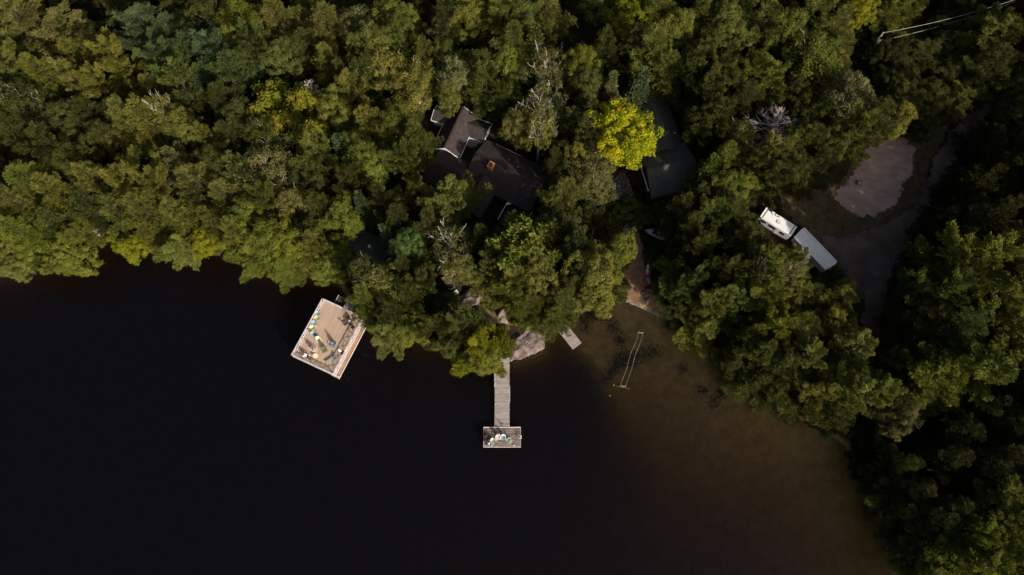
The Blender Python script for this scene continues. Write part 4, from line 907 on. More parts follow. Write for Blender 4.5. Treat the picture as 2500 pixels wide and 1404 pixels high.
rail_run((-hw + .25, hl - e, DZ), (-.35, hl - e, DZ), 2); rail_run((hw * .36, hl - e, DZ), (hw - .25, hl - e, DZ), 2)
# low cedar walkway along its right side
OE = (RZ.inverted() @ (P(892.6, 791.5, .65) - Vector((cen.x, cen.y, 0)))).x; OE2 = (RZ.inverted() @ (P(833, 921, .65) - Vector((cen.x, cen.y, 0)))).x; OE = (OE + OE2) / 2; wx = OE - .75
for i in range(62):
    y = -hl - .1 + (L * .965) * (i + .5) / 62; MB().box((wx, y, .62), (1.5, L * .965 / 62 - .018, .06)).build('walkway_board', M['cedar'], bh)
MB().box((wx + .80, -.25, .62), (.10, L * .97, .16)).build('walkway_edge', M['white'], bh)
for i in range(5): MB().box((wx + .3, -hl + .4 + i * 2.2, -.6), (.2, .2, 2.3)).build('piling', M['dock'], bh)
# roofed landing and steps on the shore side
MB().box((-hw * .32, hl + 1.0, 2.55), (2.2, 1.9, .12)).build('landing', M['dark_wood'], bh)
for s in (-1.1, 1.1): MB().box((-hw * .32 + s, hl + 1.0, 2.64), (.06, 1.95, .16)).build('landing_edge', M['rail'], bh)
for i in range(9): MB().box((.35, hl + .25 + i * .36, DZ - .22 - i * .16), (1.6, .33, .06)).build('step', M['dock'], bh)
for s in (-.5, 1.2): MB().bar((s, hl + .1, DZ - .3), (s, hl + 3.4, DZ - 1.75), .07, .22).build('stringer', M['dark_wood'], bh)
MB().box((-hw - .55, hl - 2.6, 1.9), (.12, 1.5, .1)).build('boat_fender_bar', M['dock'], bh)

# ------------------------------------------------------------------ chairs
def slat_chair(label, loc, rz, back='paint_sunlit_blue', seat=None, frame=None, group=None, name='deck_chair'):
    """slatted lounge chair, facing local +y"""
    t = thing(name, label, 'chair', loc, rz, group); seat = seat or back; frame = frame or back
    m = MB()
    for i in range(6): m.box((0, .42 - i * .105, .40 - i * .022), (.56, .09, .025), rot=Matrix.Rotation(.2, 3, 'X'))
    m.build('seat', M[seat], t)
    m = MB()
    for i, hh in enumerate((.66, .76, .80, .76, .66)):
        x = -.23 + i * .115; a = Vector((x, -.14, .28)); b = Vector((x * 1.18, -.14 - hh * .36, .28 + hh)); m.bar(a, b, .10, .022)
        d = (b - a).normalized(); m.bar(b - d * .01, b + d * .05, .07, .022)
    m.build('backrest', M[back], t)
    m = MB(); m.bar((-.28, -.28, .58), (.28, -.28, .58), .05, .03); m.bar((-.27, -.17, .33), (.27, -.17, .33), .05, .04); m.build('back_rail', M[frame], t)
    for s in (-1, 1):
        MB().prism([(s * .37 - .075, .44), (s * .37 + .075, .44), (s * .37 + .07, -.22), (s * .37 - .04, -.30)], .565, .592).build('armrest', M[frame], t)
        MB().box((s * .35, .40, .285), (.03, .10, .56)).build('leg', M[frame], t)
        MB().bar((s * .30, .46, .36), (s * .30, -.62, .06), .03, .11).build('leg', M[frame], t)
    return t
def face(px, py, dx, dy): return yaw_of(px, py, dx, dy, DZ) - math.pi / 2
GD = 'chairs on the boathouse deck'
DECKCH = [(776.5, 764.5, 90, 32, 'paint_sunlit_blue', 'paint_steel', 'sky blue slatted chair, uppermost by the left deck rail'), (775, 776.5, 90, 36, 'paint_straw', 'paint_lime', 'straw yellow slatted chair between two blue ones by left deck rail'),  # backs and frames paler than seats: sun on the backrests put into the paint
          (768, 788.5, 90, 36, 'paint_sunlit_blue', 'paint_steel', 'blue slatted chair between yellow and lime chairs by left deck rail'), (763.5, 800, 90, 30, 'paint_cream', 'paint_lime', 'lime slatted chair with back painted sunlit pale by left deck rail'),
          (766.5, 815, 85, 45, 'paint_sunlit_blue', 'paint_teal', 'teal seated slatted chair beside the green chair, middle of deck left'), (777.5, 828.5, 45, 90, 'paint_cream', 'paint_green', 'green slatted chair with back painted sunlit cream turned down the deck'),
          (792, 853.5, 45, 90, 'cloth_olive', 'paint_green', 'dark olive chair standing alone near the seated people'), (813, 842.5, -20, 90, 'paint_slate', 'paint_steel', 'slate blue chair beside the closed parasol')]
for px, py, dx, dy, b_, s_, lab in DECKCH:
    p = P(px, py, DZ + .4); slat_chair(lab, (p.x, p.y, DZ - .045), face(px, py, dx, dy), b_, s_, b_, GD)
GK = 'chairs on the end of the long dock'
KZ = .75
for px, py, dx, dy, b_, s_, f_, lab in [(1203.5, 1076, 70, 60, 'paint_mint', 'paint_sage', 'paint_mint', 'pale mint slatted chair, leftmost of the curved dock row'), (1215.8, 1067, 14, 90, 'paint_white', 'paint_white', 'paint_white', 'white slatted chair with wine towel on its back, on dock end'),
                                        (1229, 1067, 0, 90, 'paint_ice', 'paint_steel', 'paint_ice', 'ice blue slatted chair facing the water on the dock end'), (1243.5, 1075, -65, 65, 'paint_mint', 'paint_sage', 'paint_mint', 'sage green slatted chair, rightmost of the curved dock row')]:
    p = P(px, py, KZ + .4); o = slat_chair(lab, (p.x, p.y, KZ), yaw_of(px, py, dx, dy, KZ) - math.pi / 2, b_, s_, f_, GK)
    if 'white' in b_:
        R_ = Matrix.Rotation(o.rotation_euler.z, 3, 'Z'); q = Vector(o.location) + R_ @ Vector((.08, -.42, 1.04))
        m = MB(); m.add([(-.26, -.16, -.28), (.26, -.13, -.22), (.24, .02, .03), (-.22, .0, .04), (-.24, .14, -.25), (.22, .17, -.3), (0, -.02, .06)], [(0, 1, 2, 6, 3), (3, 6, 2, 5, 4)])
        tw2 = m.build('towel', M['cloth_wine'], loc=q, rz=o.rotation_euler.z); tw2.modifiers.new('thick', 'SOLIDIFY').thickness = .03; tag(tw2, 'wine red towel hung over back of the white dock chair', 'towel')
def camp_chair(label, loc, rz, cloth, extra=None):
    t = thing('folding_chair', label, 'chair', loc, rz, 'fabric camp chairs at the left end of the dock')
    m = MB(); m.add([(-.30, .28, .42), (.30, .28, .42), (.27, -.2, .36), (-.27, -.2, .36), (-.31, .28, .46), (.31, .28, .46), (.28, -.2, .40), (-.28, -.2, .40)], [(3, 2, 1, 0), (4, 5, 6, 7), (0, 1, 5, 4), (1, 2, 6, 5), (2, 3, 7, 6), (3, 0, 4, 7)]); m.build('seat', M[cloth], t)
    m = MB(); m.add([(-.29, -.2, .38), (.29, -.2, .38), (.33, -.44, .92), (-.33, -.44, .92), (-.29, -.24, .38), (.29, -.24, .38), (.33, -.48, .93), (-.33, -.48, .93)], [(0, 1, 2, 3), (7, 6, 5, 4), (0, 4, 5, 1), (1, 5, 6, 2), (2, 6, 7, 3), (3, 7, 4, 0)]); m.build('backrest', M[cloth], t)
    for s in (-1, 1):
        MB().box((s * .36, 0, .62), (.09, .5, .03)).build('armrest', M[cloth], t)
        for a, b in (((s * .36, .26, .62), (s * .30, -.3, 0)), ((s * .36, -.24, .62), (s * .34, .32, 0))): MB().tube([a, b], .014, 5).build('leg', M['black'], t)
    return t
for px, py, dx, dy, c_, lab in [(1190, 1070, 60, 80, 'cloth_maroon', 'maroon fabric camp chair at the left end of the dock'), (1191, 1081, 80, 20, 'cloth_navy', 'navy fabric camp chair below the maroon one on the dock')]:
    p = P(px, py, KZ + .4); camp_chair(lab, (p.x, p.y, KZ), yaw_of(px, py, dx, dy, KZ) - math.pi / 2, c_)
p = P(1193, 1083, KZ + .5); m = MB(); m.add([(-.26, -.2, 0), (.2, -.24, .02), (.27, .18, .0), (-.18, .22, .03), (0, 0, .10)], [(0, 1, 4), (1, 2, 4), (2, 3, 4), (3, 0, 4)])
o = m.build('towel', M['cloth_lightblue'], loc=(p.x, p.y, KZ + .46)); o.modifiers.new('thick', 'SOLIDIFY').thickness = .03; tag(o, 'light blue towel crumpled on the navy camp chair', 'towel')

# ------------------------------------------------------------------ long T-shaped dock
a, b, c, d = P(1208.5, 868, KZ), P(1244, 868, KZ), P(1244, 1043, KZ), P(1208.5, 1043, KZ)
dk = thing('dock', 'long weathered grey dock with a T-shaped end reaching into dark water', 'dock', ((a.x + b.x) / 2, c.y, 0), 0)
dw = b.x - a.x; dl = a.y - d.y
m = MB()
for s in (-1, 0, 1): m.box((s * (dw / 2 - .15), dl / 2, KZ - .17), (.09, dl, .2))
m.build('stringer', M['dock_dark'], dk)
npl = 78
for i in range(npl):
    y = dl * (i + .5) / npl; sh_ = rnd.uniform(-.03, .03); xx = .28 if i > npl - 9 else 0
    MB().box((sh_ * .5 + xx * .5, y, KZ - .035 + rnd.uniform(-.006, .006)), (dw + sh_ - xx, dl / npl - .022, .05)).build('plank', M['dock'], dk)
for y0, y1, s in ((4.2, 7.0, 1), (6.8, 10.6, -1)): MB().box((s * (dw / 2 + .04), (y0 + y1) / 2, KZ - .08), (.06, y1 - y0, .18)).build('bumper', M['white'], dk)
for (x, y) in ((1, .35), (1, 2.9), (-1, 7.4), (1, 7.8), (-1, 3.9)): MB().lathe([(.07, KZ - .05), (.08, KZ + .12), (.02, KZ + .16)], (x * (dw / 2 - .13), y, 0), 8).build('cleat', M['white'], dk)
t0, t1 = P(1181, 1043, KZ), P(1271, 1091, KZ); tcx = (t0.x + t1.x) / 2 - dk.location.x; tw_ = t1.x - t0.x; td = t0.y - t1.y
nt_ = 23
for i in range(nt_):
    y = -td * (i + .5) / nt_; MB().box((tcx, y - .012, KZ - .035 + rnd.uniform(-.005, .005)), (tw_ - .1, td / nt_ - .018, .05)).build('plank', M['dock_dark'], dk)
for y in (-.02, -td + .0): MB().box((tcx, y - (.03 if y < -1 else .0), KZ - .06), (tw_ + .06, .09, .22)).build('edge_board', M['white'], dk)
for s in (-1, 1): MB().box((tcx + s * (tw_ / 2 - .0), -td / 2, KZ - .075), (.06, td - .12, .2)).build('edge_board', M['rail'], dk)
for s in (-1, 1): 
    for y in (-.4, -td + .4): MB().lathe([(.12, -3.5), (.12, KZ - .18)], (tcx + s * (tw_ / 2 - .3), y, 0), 8).build('piling', M['dock'], dk)
for x in (-1.75, 2.0): MB().lathe([(.06, KZ - .02), (.07, KZ + .1), (.11, KZ + .14), (.02, KZ + .2)], (tcx + x, -td + .24, 0), 8).build('cleat', M['white'], dk)
lad = MB()
for s in (-.24, .24): lad.tube([(tcx + tw_ / 2 - .45, -td * .5 + s, KZ), (tcx + tw_ / 2 - .35, -td * .5 + s, KZ + .55), (tcx + tw_ / 2 + .08, -td * .5 + s, KZ + .62), (tcx + tw_ / 2 + .12, -td * .5 + s, -.8)], .04, 6)
for z in (-.2, .15, .45): lad.bar((tcx + tw_ / 2 + .12, -td * .5 - .24, z), (tcx + tw_ / 2 + .12, -td * .5 + .24, z), .09, .04)
lad.bar((tcx + tw_ / 2 + .08, -td * .5 - .24, KZ + .62), (tcx + tw_ / 2 + .08, -td * .5 + .24, KZ + .62), .06, .05)
lad.build('ladder', M['white'], dk)
# a tall tripod stand on the walkway
p = P(1225, 1036, KZ + .3); st = thing('tripod_stand', 'black tripod stand on the long dock just before its T end', 'tripod', (p.x, p.y, KZ), .4)
for k in range(3):
    an = k * 2.094; MB().tube([(math.cos(an) * .26, math.sin(an) * .26, 0), (0, 0, .55)], .03, 6).build('leg', M['black'], st)
MB().tube([(0, 0, .5), (0, 0, 1.15)], .035, 6).build('column', M['black'], st); MB().box((.0, .05, 1.2), (.26, .14, .16)).build('head', M['black'], st)
# short slatted dock in the bay
q = [P(1371, 819, .5), P(1394, 805, .5), P(1419.5, 837, .5), P(1399, 853.5, .5)]
sd_yaw = math.atan2(q[1].y - q[0].y, q[1].x - q[0].x); up_ = Vector((q[0] + q[1]) / 2) - Vector((q[2] + q[3]) / 2); dn = -up_.normalized()
sw = (q[1] - q[0]).length; sl = up_.length + 1.6; sc_ = (q[0] + q[1] + q[2] + q[3]) / 4 - dn * .8
s_d = thing('short_dock', 'short grey slatted dock slanting out from under a hemlock into the bay', 'dock', (sc_.x, sc_.y, 0), math.atan2(dn.y, dn.x))
for i in range(22): MB().box((-sl / 2 + sl * (i + .5) / 22, 0, .47 + rnd.uniform(-.005, .005)), (sl / 22 - .025, sw + rnd.uniform(-.03, .03), .05)).build('plank', M['dock'], s_d)
for s in (-1, 1): MB().box((0, s * (sw / 2 - .2), .34), (sl - .1, .09, .2)).build('stringer', M['dock_dark'], s_d)
for s in (-1, 1): MB().lathe([(.08, -1.2), (.08, .42)], (sl / 2 - .3, s * (sw / 2 - .34), 0), 8).build('piling', M['dock'], s_d)
# screened platform edge by the rock
p = PG(1335, 806); pl = thing('shore_platform', 'small plank platform with pale edge beside the shoreline rock', 'platform', (p.x, p.y, p.z + .2), yaw_of(1335, 806, 16, -11))
for i in range(8): MB().box((0, .15 + i * .22, 0), (1.9, .2, .06)).build('plank', M['dock'], pl)
MB().box((0, 0, .03), (1.95, .07, .14)).build('edge_board', M['white'], pl)

# ------------------------------------------------------------------ furniture on the boathouse deck
DK = DZ - .045
p = P(829, 858, DK + .8); um = thing('parasol', 'closed white parasol standing in a dark round base on the boathouse deck', 'parasol', (P(836, 861, DK).x, P(836, 861, DK).y, DK))
MB().lathe([(.36, 0), (.36, .07), (.10, .11), (.06, .4)], n=18).build('base', M['black'], um); MB().tube([(0, 0, .1), (0, 0, 2.75)], .026, 8).build('pole', M['metal'], um)
pr = MB(); n_ = 16; prof = [(.04, 2.86), (.10, 2.55), (.13, 2.1), (.15, 1.6), (.13, 1.2)]; vs_ = []
for r_, z in prof:
    for k in range(n_): rr = r_ * (1.18 if k % 2 else .78); vs_.append((rr * math.cos(k * 2 * math.pi / n_), rr * math.sin(k * 2 * math.pi / n_), z))
pr.add(vs_, [(i * n_ + k, i * n_ + (k + 1) % n_, (i + 1) * n_ + (k + 1) % n_, (i + 1) * n_ + k) for i in range(len(prof) - 1) for k in range(n_)] + [tuple(range(n_))]); pr.build('canopy', M['cloth_white'], um)
MB().lathe([(.03, 2.86), (.04, 2.92), (.01, 2.98)], n=8).build('finial', M['black'], um)
p = P(770, 868.5, DK + .5); tb = thing('side_table', 'round pale yellow side table between the two seated people', 'table', (p.x, p.y, DK))
MB().lathe([(.44, .48), (.46, .50), (.46, .53), (.43, .54)], n=20).build('table_top', M['paint_cream'], tb)
for k in range(4): an = k * 1.571 + .4; MB().tube([(math.cos(an) * .3, math.sin(an) * .3, 0), (math.cos(an) * .26, math.sin(an) * .26, .48)], .025, 6).build('leg', M['paint_straw'], tb)
# wooden sun lounger
p = P(807, 880, DK + .3); ly = yaw_of(807, 880, 21, -14, DK); lo = thing('sun_lounger', 'pale wooden sun lounger lying at the lower right of the boathouse deck', 'sun lounger', (p.x, p.y, DK), ly)
m = MB()
for i in range(9): m.box((-.75 + i * .15, 0, .33), (.13, .66, .025))
m.build('seat_slats', M['bench_wood'], lo); m = MB()
for i in range(5): m.box((.66 + i * .125, 0, .37 + i * .07), (.12, .66, .025), rot=Matrix.Rotation(-.5, 3, 'Y'))
m.build('backrest', M['paint_slate'], lo)
for s in (-1, 1): MB().box((.1, s * .34, .29), (2.0, .05, .09)).build('side_rail', M['bench_wood'], lo)
for sx in (-.8, .95):
    for s in (-1, 1): MB().box((sx, s * .31, .14), (.06, .06, .28)).build('leg', M['bench_wood'], lo)
# dark dining set
p = P(853, 784, DK + .6); dt = thing('dining_table', 'round dark metal dining table with a white napkin on the deck', 'table', (p.x, p.y, DK), .3)
MB().lathe([(.50, .70), (.52, .72), (.52, .74), (.06, .745)], n=22).build('table_top', M['wicker'], dt); MB().lathe([(.3, 0), (.3, .03), (.05, .06), (.04, .7)], n=12).build('pedestal', M['black'], dt)
o = MB().box((0, 0, 0), (.34, .2, .03), .5).build('napkin', M['cloth_white'], loc=(p.x + .05, p.y, DK + .762)); tag(o, 'white napkin on the dark dining table', 'napkin')
GW = 'dark wicker chairs around the dining table'
def wicker(label, px, py, dx, dy):
    p = P(px, py, DK + .5); t = thing('dining_chair', label, 'chair', (p.x, p.y, DK), yaw_of(px, py, dx, dy, DK) - math.pi / 2, GW)
    MB().box((0, 0, .43), (.50, .50, .05)).build('seat', M['wicker'], t); m = MB()
    for i in range(6): m.bar((-.22 + i * .088, -.25, .45), (-.24 + i * .096, -.36, .92), .03, .02)
    m.bar((-.27, -.365, .93), (.27, -.365, .93), .05, .04); m.build('backrest', M['wicker'], t)
    for sx in (-1, 1):
        MB().bar((sx * .28, .22, .66), (sx * .28, -.33, .70), .05, .03).build('armrest', M['wicker'], t)
        for sy in (-1, 1): MB().box((sx * .23, sy * .22, .21), (.04, .04, .42)).build('leg', M['wicker'], t)
wicker('dark wicker chair tucked above the round dining table', 850, 773, 2, 10); wicker('dark wicker chair at lower left of the round dining table', 843.5, 790.5, 10, -5)
wicker('dark wicker chair at lower right of the round dining table', 856, 792, -3, -10); wicker('dark wicker chair nearest the deck corner by the trees', 866, 778, -10, 5); wicker('dark wicker chair beside the right deck railing', 861.5, 799, -7, -10)
p = P(790, 738, DK); o = MB().lathe([(.10, 0), (.13, .22), (.11, .25), (.02, .25)], n=10).build('citronella_bucket', M['paint_straw'], loc=(p.x, p.y, DK)); tag(o, 'small yellow bucket in the upper left deck corner', 'bucket')

# ------------------------------------------------------------------ two people sitting in the sun
def skin_mesh(name, verts, edges, rads, mat, parent, sub=2, root=0):
    me = bpy.data.meshes.new(name); me.from_pydata(verts, edges, []); me.update(); o = bpy.data.objects.new(name, me); COL.objects.link(o); o.parent = parent
    sk = o.modifiers.new('skin', 'SKIN'); sk.use_smooth_shade = True
    if not me.skin_vertices: 
        bpy.context.view_layer.objects.active = o
        me.attributes  # layer made by the modifier below
    lay = me.skin_vertices[0].data if me.skin_vertices else None
    if lay is None: raise RuntimeError('no skin layer')
    for i, r in enumerate(rads):
        lay[i].radius = (r, r) if not isinstance(r, tuple) else r; lay[i].use_root = (i == root)
    ss = o.modifiers.new('smooth', 'SUBSURF'); ss.levels = sub; ss.render_levels = sub
    me.materials.append(mat); return o
def person(label, loc, rz, shirt, legs, hair=M['hair'], shoes=None):
    """an adult leaning back in a low chair, legs stretched out, facing local +y"""
    t = thing('person', label, 'person', loc, rz, 'people sitting on the boathouse deck')
    V = [(0, -.02, .47), (0, -.14, .66), (0, -.27, .88), (0, -.33, 1.00), (0, -.345, 1.08), (0, -.335, 1.19), (0, -.325, 1.28)]; E = [(i, i + 1) for i in range(6)]; R = [(.16, .12), (.145, .10), (.165, .11), (.09, .07), (.055, .055), (.085, .095), (.075, .085)]
    sk_v, sk_e, sk_r = list(V), list(E), list(R)
    def chain(v, e, r, frm, pts, rad):
        k = frm
        for p, q in zip(pts, rad): v.append(p); r.append(q); e.append((k, len(v) - 1)); k = len(v) - 1
        return k
    limbs = {}
    for s in (-1, 1):
        chain(sk_v, sk_e, sk_r, 0, [(s * .10, .02, .46), (s * .14, .46, .52), (s * .14, .78, .20), (s * .15, .86, .06), (s * .17, 1.06, .05)], [.09, .062, .045, .04, .032])
        w_ = chain(sk_v, sk_e, sk_r, 3, [(s * .19, -.29, .97), (s * .31, -.10, .72), (s * .33, .16, .64), (s * .33, .24, .635)], [.06, .045, .033, .036]); hand = sk_v[w_]
        for j, (ox, ln, dz) in enumerate(((-.033, .085, 0), (-.011, .10, .004), (.011, .095, .003), (.033, .075, -.002))):
            chain(sk_v, sk_e, sk_r, w_, [(hand[0] + ox, hand[1] + .045, hand[2]), (hand[0] + ox * 1.15, hand[1] + .045 + ln * .55, hand[2] + dz), (hand[0] + ox * 1.2, hand[1] + .045 + ln, hand[2] - .022)], [.010, .009, .007])
        chain(sk_v, sk_e, sk_r, w_, [(hand[0] - s * .045, hand[1] + .005, hand[2] - .004), (hand[0] - s * .07, hand[1] + .05, hand[2] - .012)], [.011, .008])
    skin_mesh('body', sk_v, sk_e, sk_r, M['skin'], t)
    v, e, r = [(0, -.02, .50), (0, -.14, .67), (0, -.27, .88), (0, -.325, 1.0)], [(0, 1), (1, 2), (2, 3)], [(.18, .14), (.165, .12), (.185, .13), (.10, .085)]
    for s in (-1, 1): chain(v, e, r, 3, [(s * .19, -.29, .97), (s * .265, -.18, .82)], [.078, .062])
    skin_mesh('shirt', v, e, r, shirt, t)
    v, e, r = [(0, -.01, .46)], [], [(.175, .13)]
    for s in (-1, 1): chain(v, e, r, 0, [(s * .10, .03, .46), (s * .14, .46, .525), (s * .14, .74, .24), (s * .148, .82, .12)], [.11, .08, .062, .058])
    skin_mesh('trousers', v, e, r, legs, t)
    hm = MB(); hm.lathe([(.10, -.06), (.112, 0), (.10, .06), (.06, .105), (.01, .115)], n=14); h = hm.build('hair', hair, t, smooth=True, loc=(0, -.345, 1.255))
    nm = MB().add([(-.014, 0, 0), (.014, 0, 0), (0, .03, -.012), (0, .004, .035)], [(0, 1, 2), (0, 2, 3), (1, 3, 2), (0, 3, 1)]).build('nose', M['skin'], t, loc=(0, -.24, 1.205))
    for s in (-1, 1):
        MB().lathe([(.002, 0), (.014, .004), (.012, .01), (.002, .013)], n=8).build('eye', M['black'], t, loc=(s * .034, -.243, 1.232)).rotation_euler = (-math.pi / 2, 0, 0)
        MB().lathe([(.006, 0), (.024, .006), (.02, .016), (.004, .018)], n=8).build('ear', M['skin'], t, loc=(s * .088, -.335, 1.215)).rotation_euler = (0, s * math.pi / 2, 0)
        MB().box((s * .165, 1.0, .045), (.10, .27, .08)).build('shoe', shoes or M['black'], t, bevel=.02)
    MB().box((0, -.243, 1.165), (.045, .008, .010)).build('mouth', M['cloth_wine'], t)
    return t
rz1, rz2 = face(765, 852, 95, 62), face(748, 870, 95, 55)
for px, py, rz_, sh_, lg, lab, chlab, sho in [(765, 852, rz1, M['cloth_maroon'], M['paint_straw'], 'person in maroon top and yellow trousers sitting back in a white chair', 'white slatted chair under the person in maroon', M['cloth_wine']),
                                        (748.5, 869.5, rz2, M['cloth_white'], M['cloth_navy'], 'person in white shirt and navy trousers sitting back on the deck', 'white slatted chair under the person in white shirt', M['cloth_grey'])]:
    p = P(px, py, DK + .5); slat_chair(chlab, (p.x, p.y, DK), rz_, 'paint_white', group=GD); person(lab, (p.x, p.y, DK - .02), rz_, sh_, lg, shoes=sho)

# ------------------------------------------------------------------ campers
p = PG(1901, 541, 2.7); cyaw = yaw_of(1901, 541, 535, 340, 5); cl, cw = 86 * mpp(1901, 541, 5), 30 * mpp(1901, 541, 5)
cp = thing('camper_trailer', 'white camper trailer with roof vents, parked end to end with grey trailer', 'camper trailer', (p.x, p.y, p.z), cyaw)
MB().box((0, 0, 1.55), (cl, cw, 2.2)).build('body', M['rail'], cp, bevel=.02); MB().box((0, 0, 2.69), (cl - .02, cw - .02, .1)).build('roof', M['camper'], cp, bevel=.015)
for s in (-1, 1): MB().box((s * (cl / 2 - .42), 0, 2.75), (.16, cw - .05, .03)).build('roof_seam', M['black'], cp); MB().box((s * (cl / 2 - .05), 0, 2.76), (.10, cw - .1, .04)).build('end_cap', M['camper'], cp)
def ring(par, x, y, sx, sy, z, nm):
    f = MB()
    for s in (-1, 1): f.box((x + s * sx / 2, y, z), (.07, sy + .07, .06)); f.box((x, y + s * sy / 2, z), (sx - .07, .07, .06))
    f.build(nm, M['black'], par); 
ring(cp, -.05, -.12, .50, .50, 2.77, 'vent_frame'); MB().box((-.05, -.12, 2.78), (.42, .42, .09)).build('vent_lid', M['camper'], cp)
ring(cp, -.85, .82, .62, .36, 2.77, 'vent_frame'); MB().box((-.85, .82, 2.78), (.54, .28, .09)).build('vent_lid', M['camper'], cp)
MB().box((-cl / 2 + .95, .95, 2.78), (.62, .42, .10)).build('solar_panel', M['glass'], cp); MB().tube([(-cl / 2 + 1.2, .72, 2.78), (-cl / 2 + 1.55, .55, 2.8), (-cl / 2 + 1.6, .5, 2.95)], .05, 6).build('antenna', M['black'], cp)
MB().tube([(-.4, .8, 2.75), (-.4, .8, 2.95)], .05, 6).build('roof_pipe', M['black'], cp)
for x, l in ((-2.1, 1.0), (-.4, 1.2), (1.7, .9)): f = MB().box((x, -cw / 2, 1.75), (l, .06, .7)).build('window', M['black'], cp); MB().box((x, -cw / 2 - .02, 1.75), (l - .14, .06, .56)).build('pane', M['glass'], f)
MB().bar((-2.8, -cw / 2 - .10, 2.55), (2.0, -cw / 2 - .10, 2.55), .16, .14).build('awning_roll', M['rail'], cp); MB().box((.7, -cw / 2 - .015, 1.35), (.65, .06, 1.75)).build('door', M['white'], cp)
for s in (-1, 1):
    for x in (-.5, .45): MB().lathe([(.02, 0), (.33, 0), (.36, .06), (.36, .16), (.33, .2), (.02, .2)], n=16).build('wheel', M['black'], cp, loc=(x, s * (cw / 2 - .12) + (.1 if s > 0 else .1), .36)).rotation_euler = (math.pi / 2, 0, 0)
MB().bar((cl / 2, 0, .55), (cl / 2 + .25, 0, .5), .12, .12).build('hitch', M['black'], cp)
p = PG(1992, 607, 2.6); yaw2 = yaw_of(1992, 607, 80, 83, 5); tl, tw2_ = 115 * mpp(1992, 607, 5), 39 * mpp(1992, 607, 5)
ct = thing('covered_trailer', 'long grey-white trailer under a shallow ridged cover on the driveway', 'trailer', (p.x, p.y, p.z), yaw2)
hx, hy = tl / 2, tw2_ / 2
bd = MB(); bd.prism([(-hx + .3, -hy + .15), (hx - .35, -hy + .15), (hx - .05, 0), (hx - .3, hy - .12), (-hx + .1, hy - .12)], .45, 2.2); bd.build('body', M['rail'], ct)
ry = hy * .22; zr, ze = 2.95, 2.35; n_pan = 8
for i in range(n_pan):
    x0, x1 = -hx + tl * i / n_pan, -hx + tl * (i + 1) / n_pan - .02; ks0 = .22 if i == 0 else 0; ks1 = -.45 if i == n_pan - 1 else 0
    m = MB(); slab(m, (x0 + ks0 * .5, hy, ze + .05), (x0, ry, zr), (x1, ry, zr), (x1 + ks1 * .3, hy, ze + .05), -.04); m.build('cover_panel', M['cover'], ct)
    m = MB(); slab(m, (x0, ry, zr), (x0 + ks0, -hy, ze), (x1 + ks1, -hy, ze), (x1, ry, zr), -.04); m.build('cover_panel', M['cover'], ct)
MB().bar((-hx, ry, zr + .02), (hx, ry, zr + .02), .12, .05).build('ridge_pole', M['camper'], ct)
for i in range(5): MB().bar((-hx + 1.9 + i * 1.35, hy + .04, ze - .02), (-hx + 2.6 + i * 1.35, hy + .04, ze - .02), .07, .14).build('cover_strap', M['black'], ct)
MB().box((hx - 2.0, hy + .05, 1.7), (2.4, .14, .8)).build('side_tarp', M['paint_bluegrey'], ct)
for s in (-1, 1):
    for x in (-.9, .1): MB().lathe([(.02, 0), (.36, 0), (.36, .2), (.02, .2)], n=16).build('wheel', M['black'], ct, loc=(x, s * (hy - .05) + .1, .38)).rotation_euler = (math.pi / 2, 0, 0)
# small fire box on the sand
p = PG(2096, 449); fb = thing('fire_box', 'small square grey concrete fire box at the edge of the sand patch', 'fire pit', (p.x, p.y, p.z + .12), yaw_of(2096, 449, 10, 4))
for s in (-1, 1): MB().box((s * .36, 0, .3), (.14, .9, .6)).build('wall', M['rock_pale'], fb); MB().box((0, s * .38, .3), (.575, .14, .6)).build('wall', M['rock_pale'], fb)
MB().box((-.0, -.08, .42), (.56, .44, .06)).build('lid', M['paint_steel'], fb); MB().box((0, 0, .05), (.56, .6, .06)).build('ash_bed', M['flue'], fb)

# ------------------------------------------------------------------ utility pole and wires
gp = PG(2112, 133); tip = P(2156.5, 79.5, gp.z + 10.2)
up = thing('utility_pole', 'grey utility pole with white transformer above the driveway trees', 'utility pole', (tip.x, tip.y, gp.z))
MB().tube([(0, 0, -.8), (0, 0, 5), (0, 0, 10.2)], [.17, .15, .11], 8).build('pole', M['pole'], up)
MB().lathe([(.24, 7.2), (.31, 7.3), (.31, 8.25), (.26, 8.34), (.05, 8.4)], (.22, -.34, 0), 14).build('transformer', M['white'], up); MB().lathe([(.06, 8.35), (.04, 8.75), (.01, 8.8)], (.30, -.42, 0), 8).build('bushing', M['white'], up)
MB().box((0.05, -.1, 9.1), (.9, .09, .11), .6).build('cross_arm', M['pole'], up); MB().box((0, -.17, 5.2), (.28, .16, .34)).build('meter_box', M['metal'], up)
for zz, px, py, lab in ((10.1, 2520, -14, 'upper thin wire running right from the utility pole'), (7.6, 2480, 4, 'lower thin wire running right from the transformer')):
    a_ = Vector((tip.x, tip.y, gp.z + zz)); e_ = P(px, py, gp.z + zz + (.5 if zz > 9 else -.3)); pts = [a_.lerp(e_, t / 12) - Vector((0, 0, 1.1 * math.sin(math.pi * t / 12))) for t in range(13)]
    tag(MB().tube(pts, .028, 5).build('power_line', M['wire']), lab, 'wire', 'power lines')

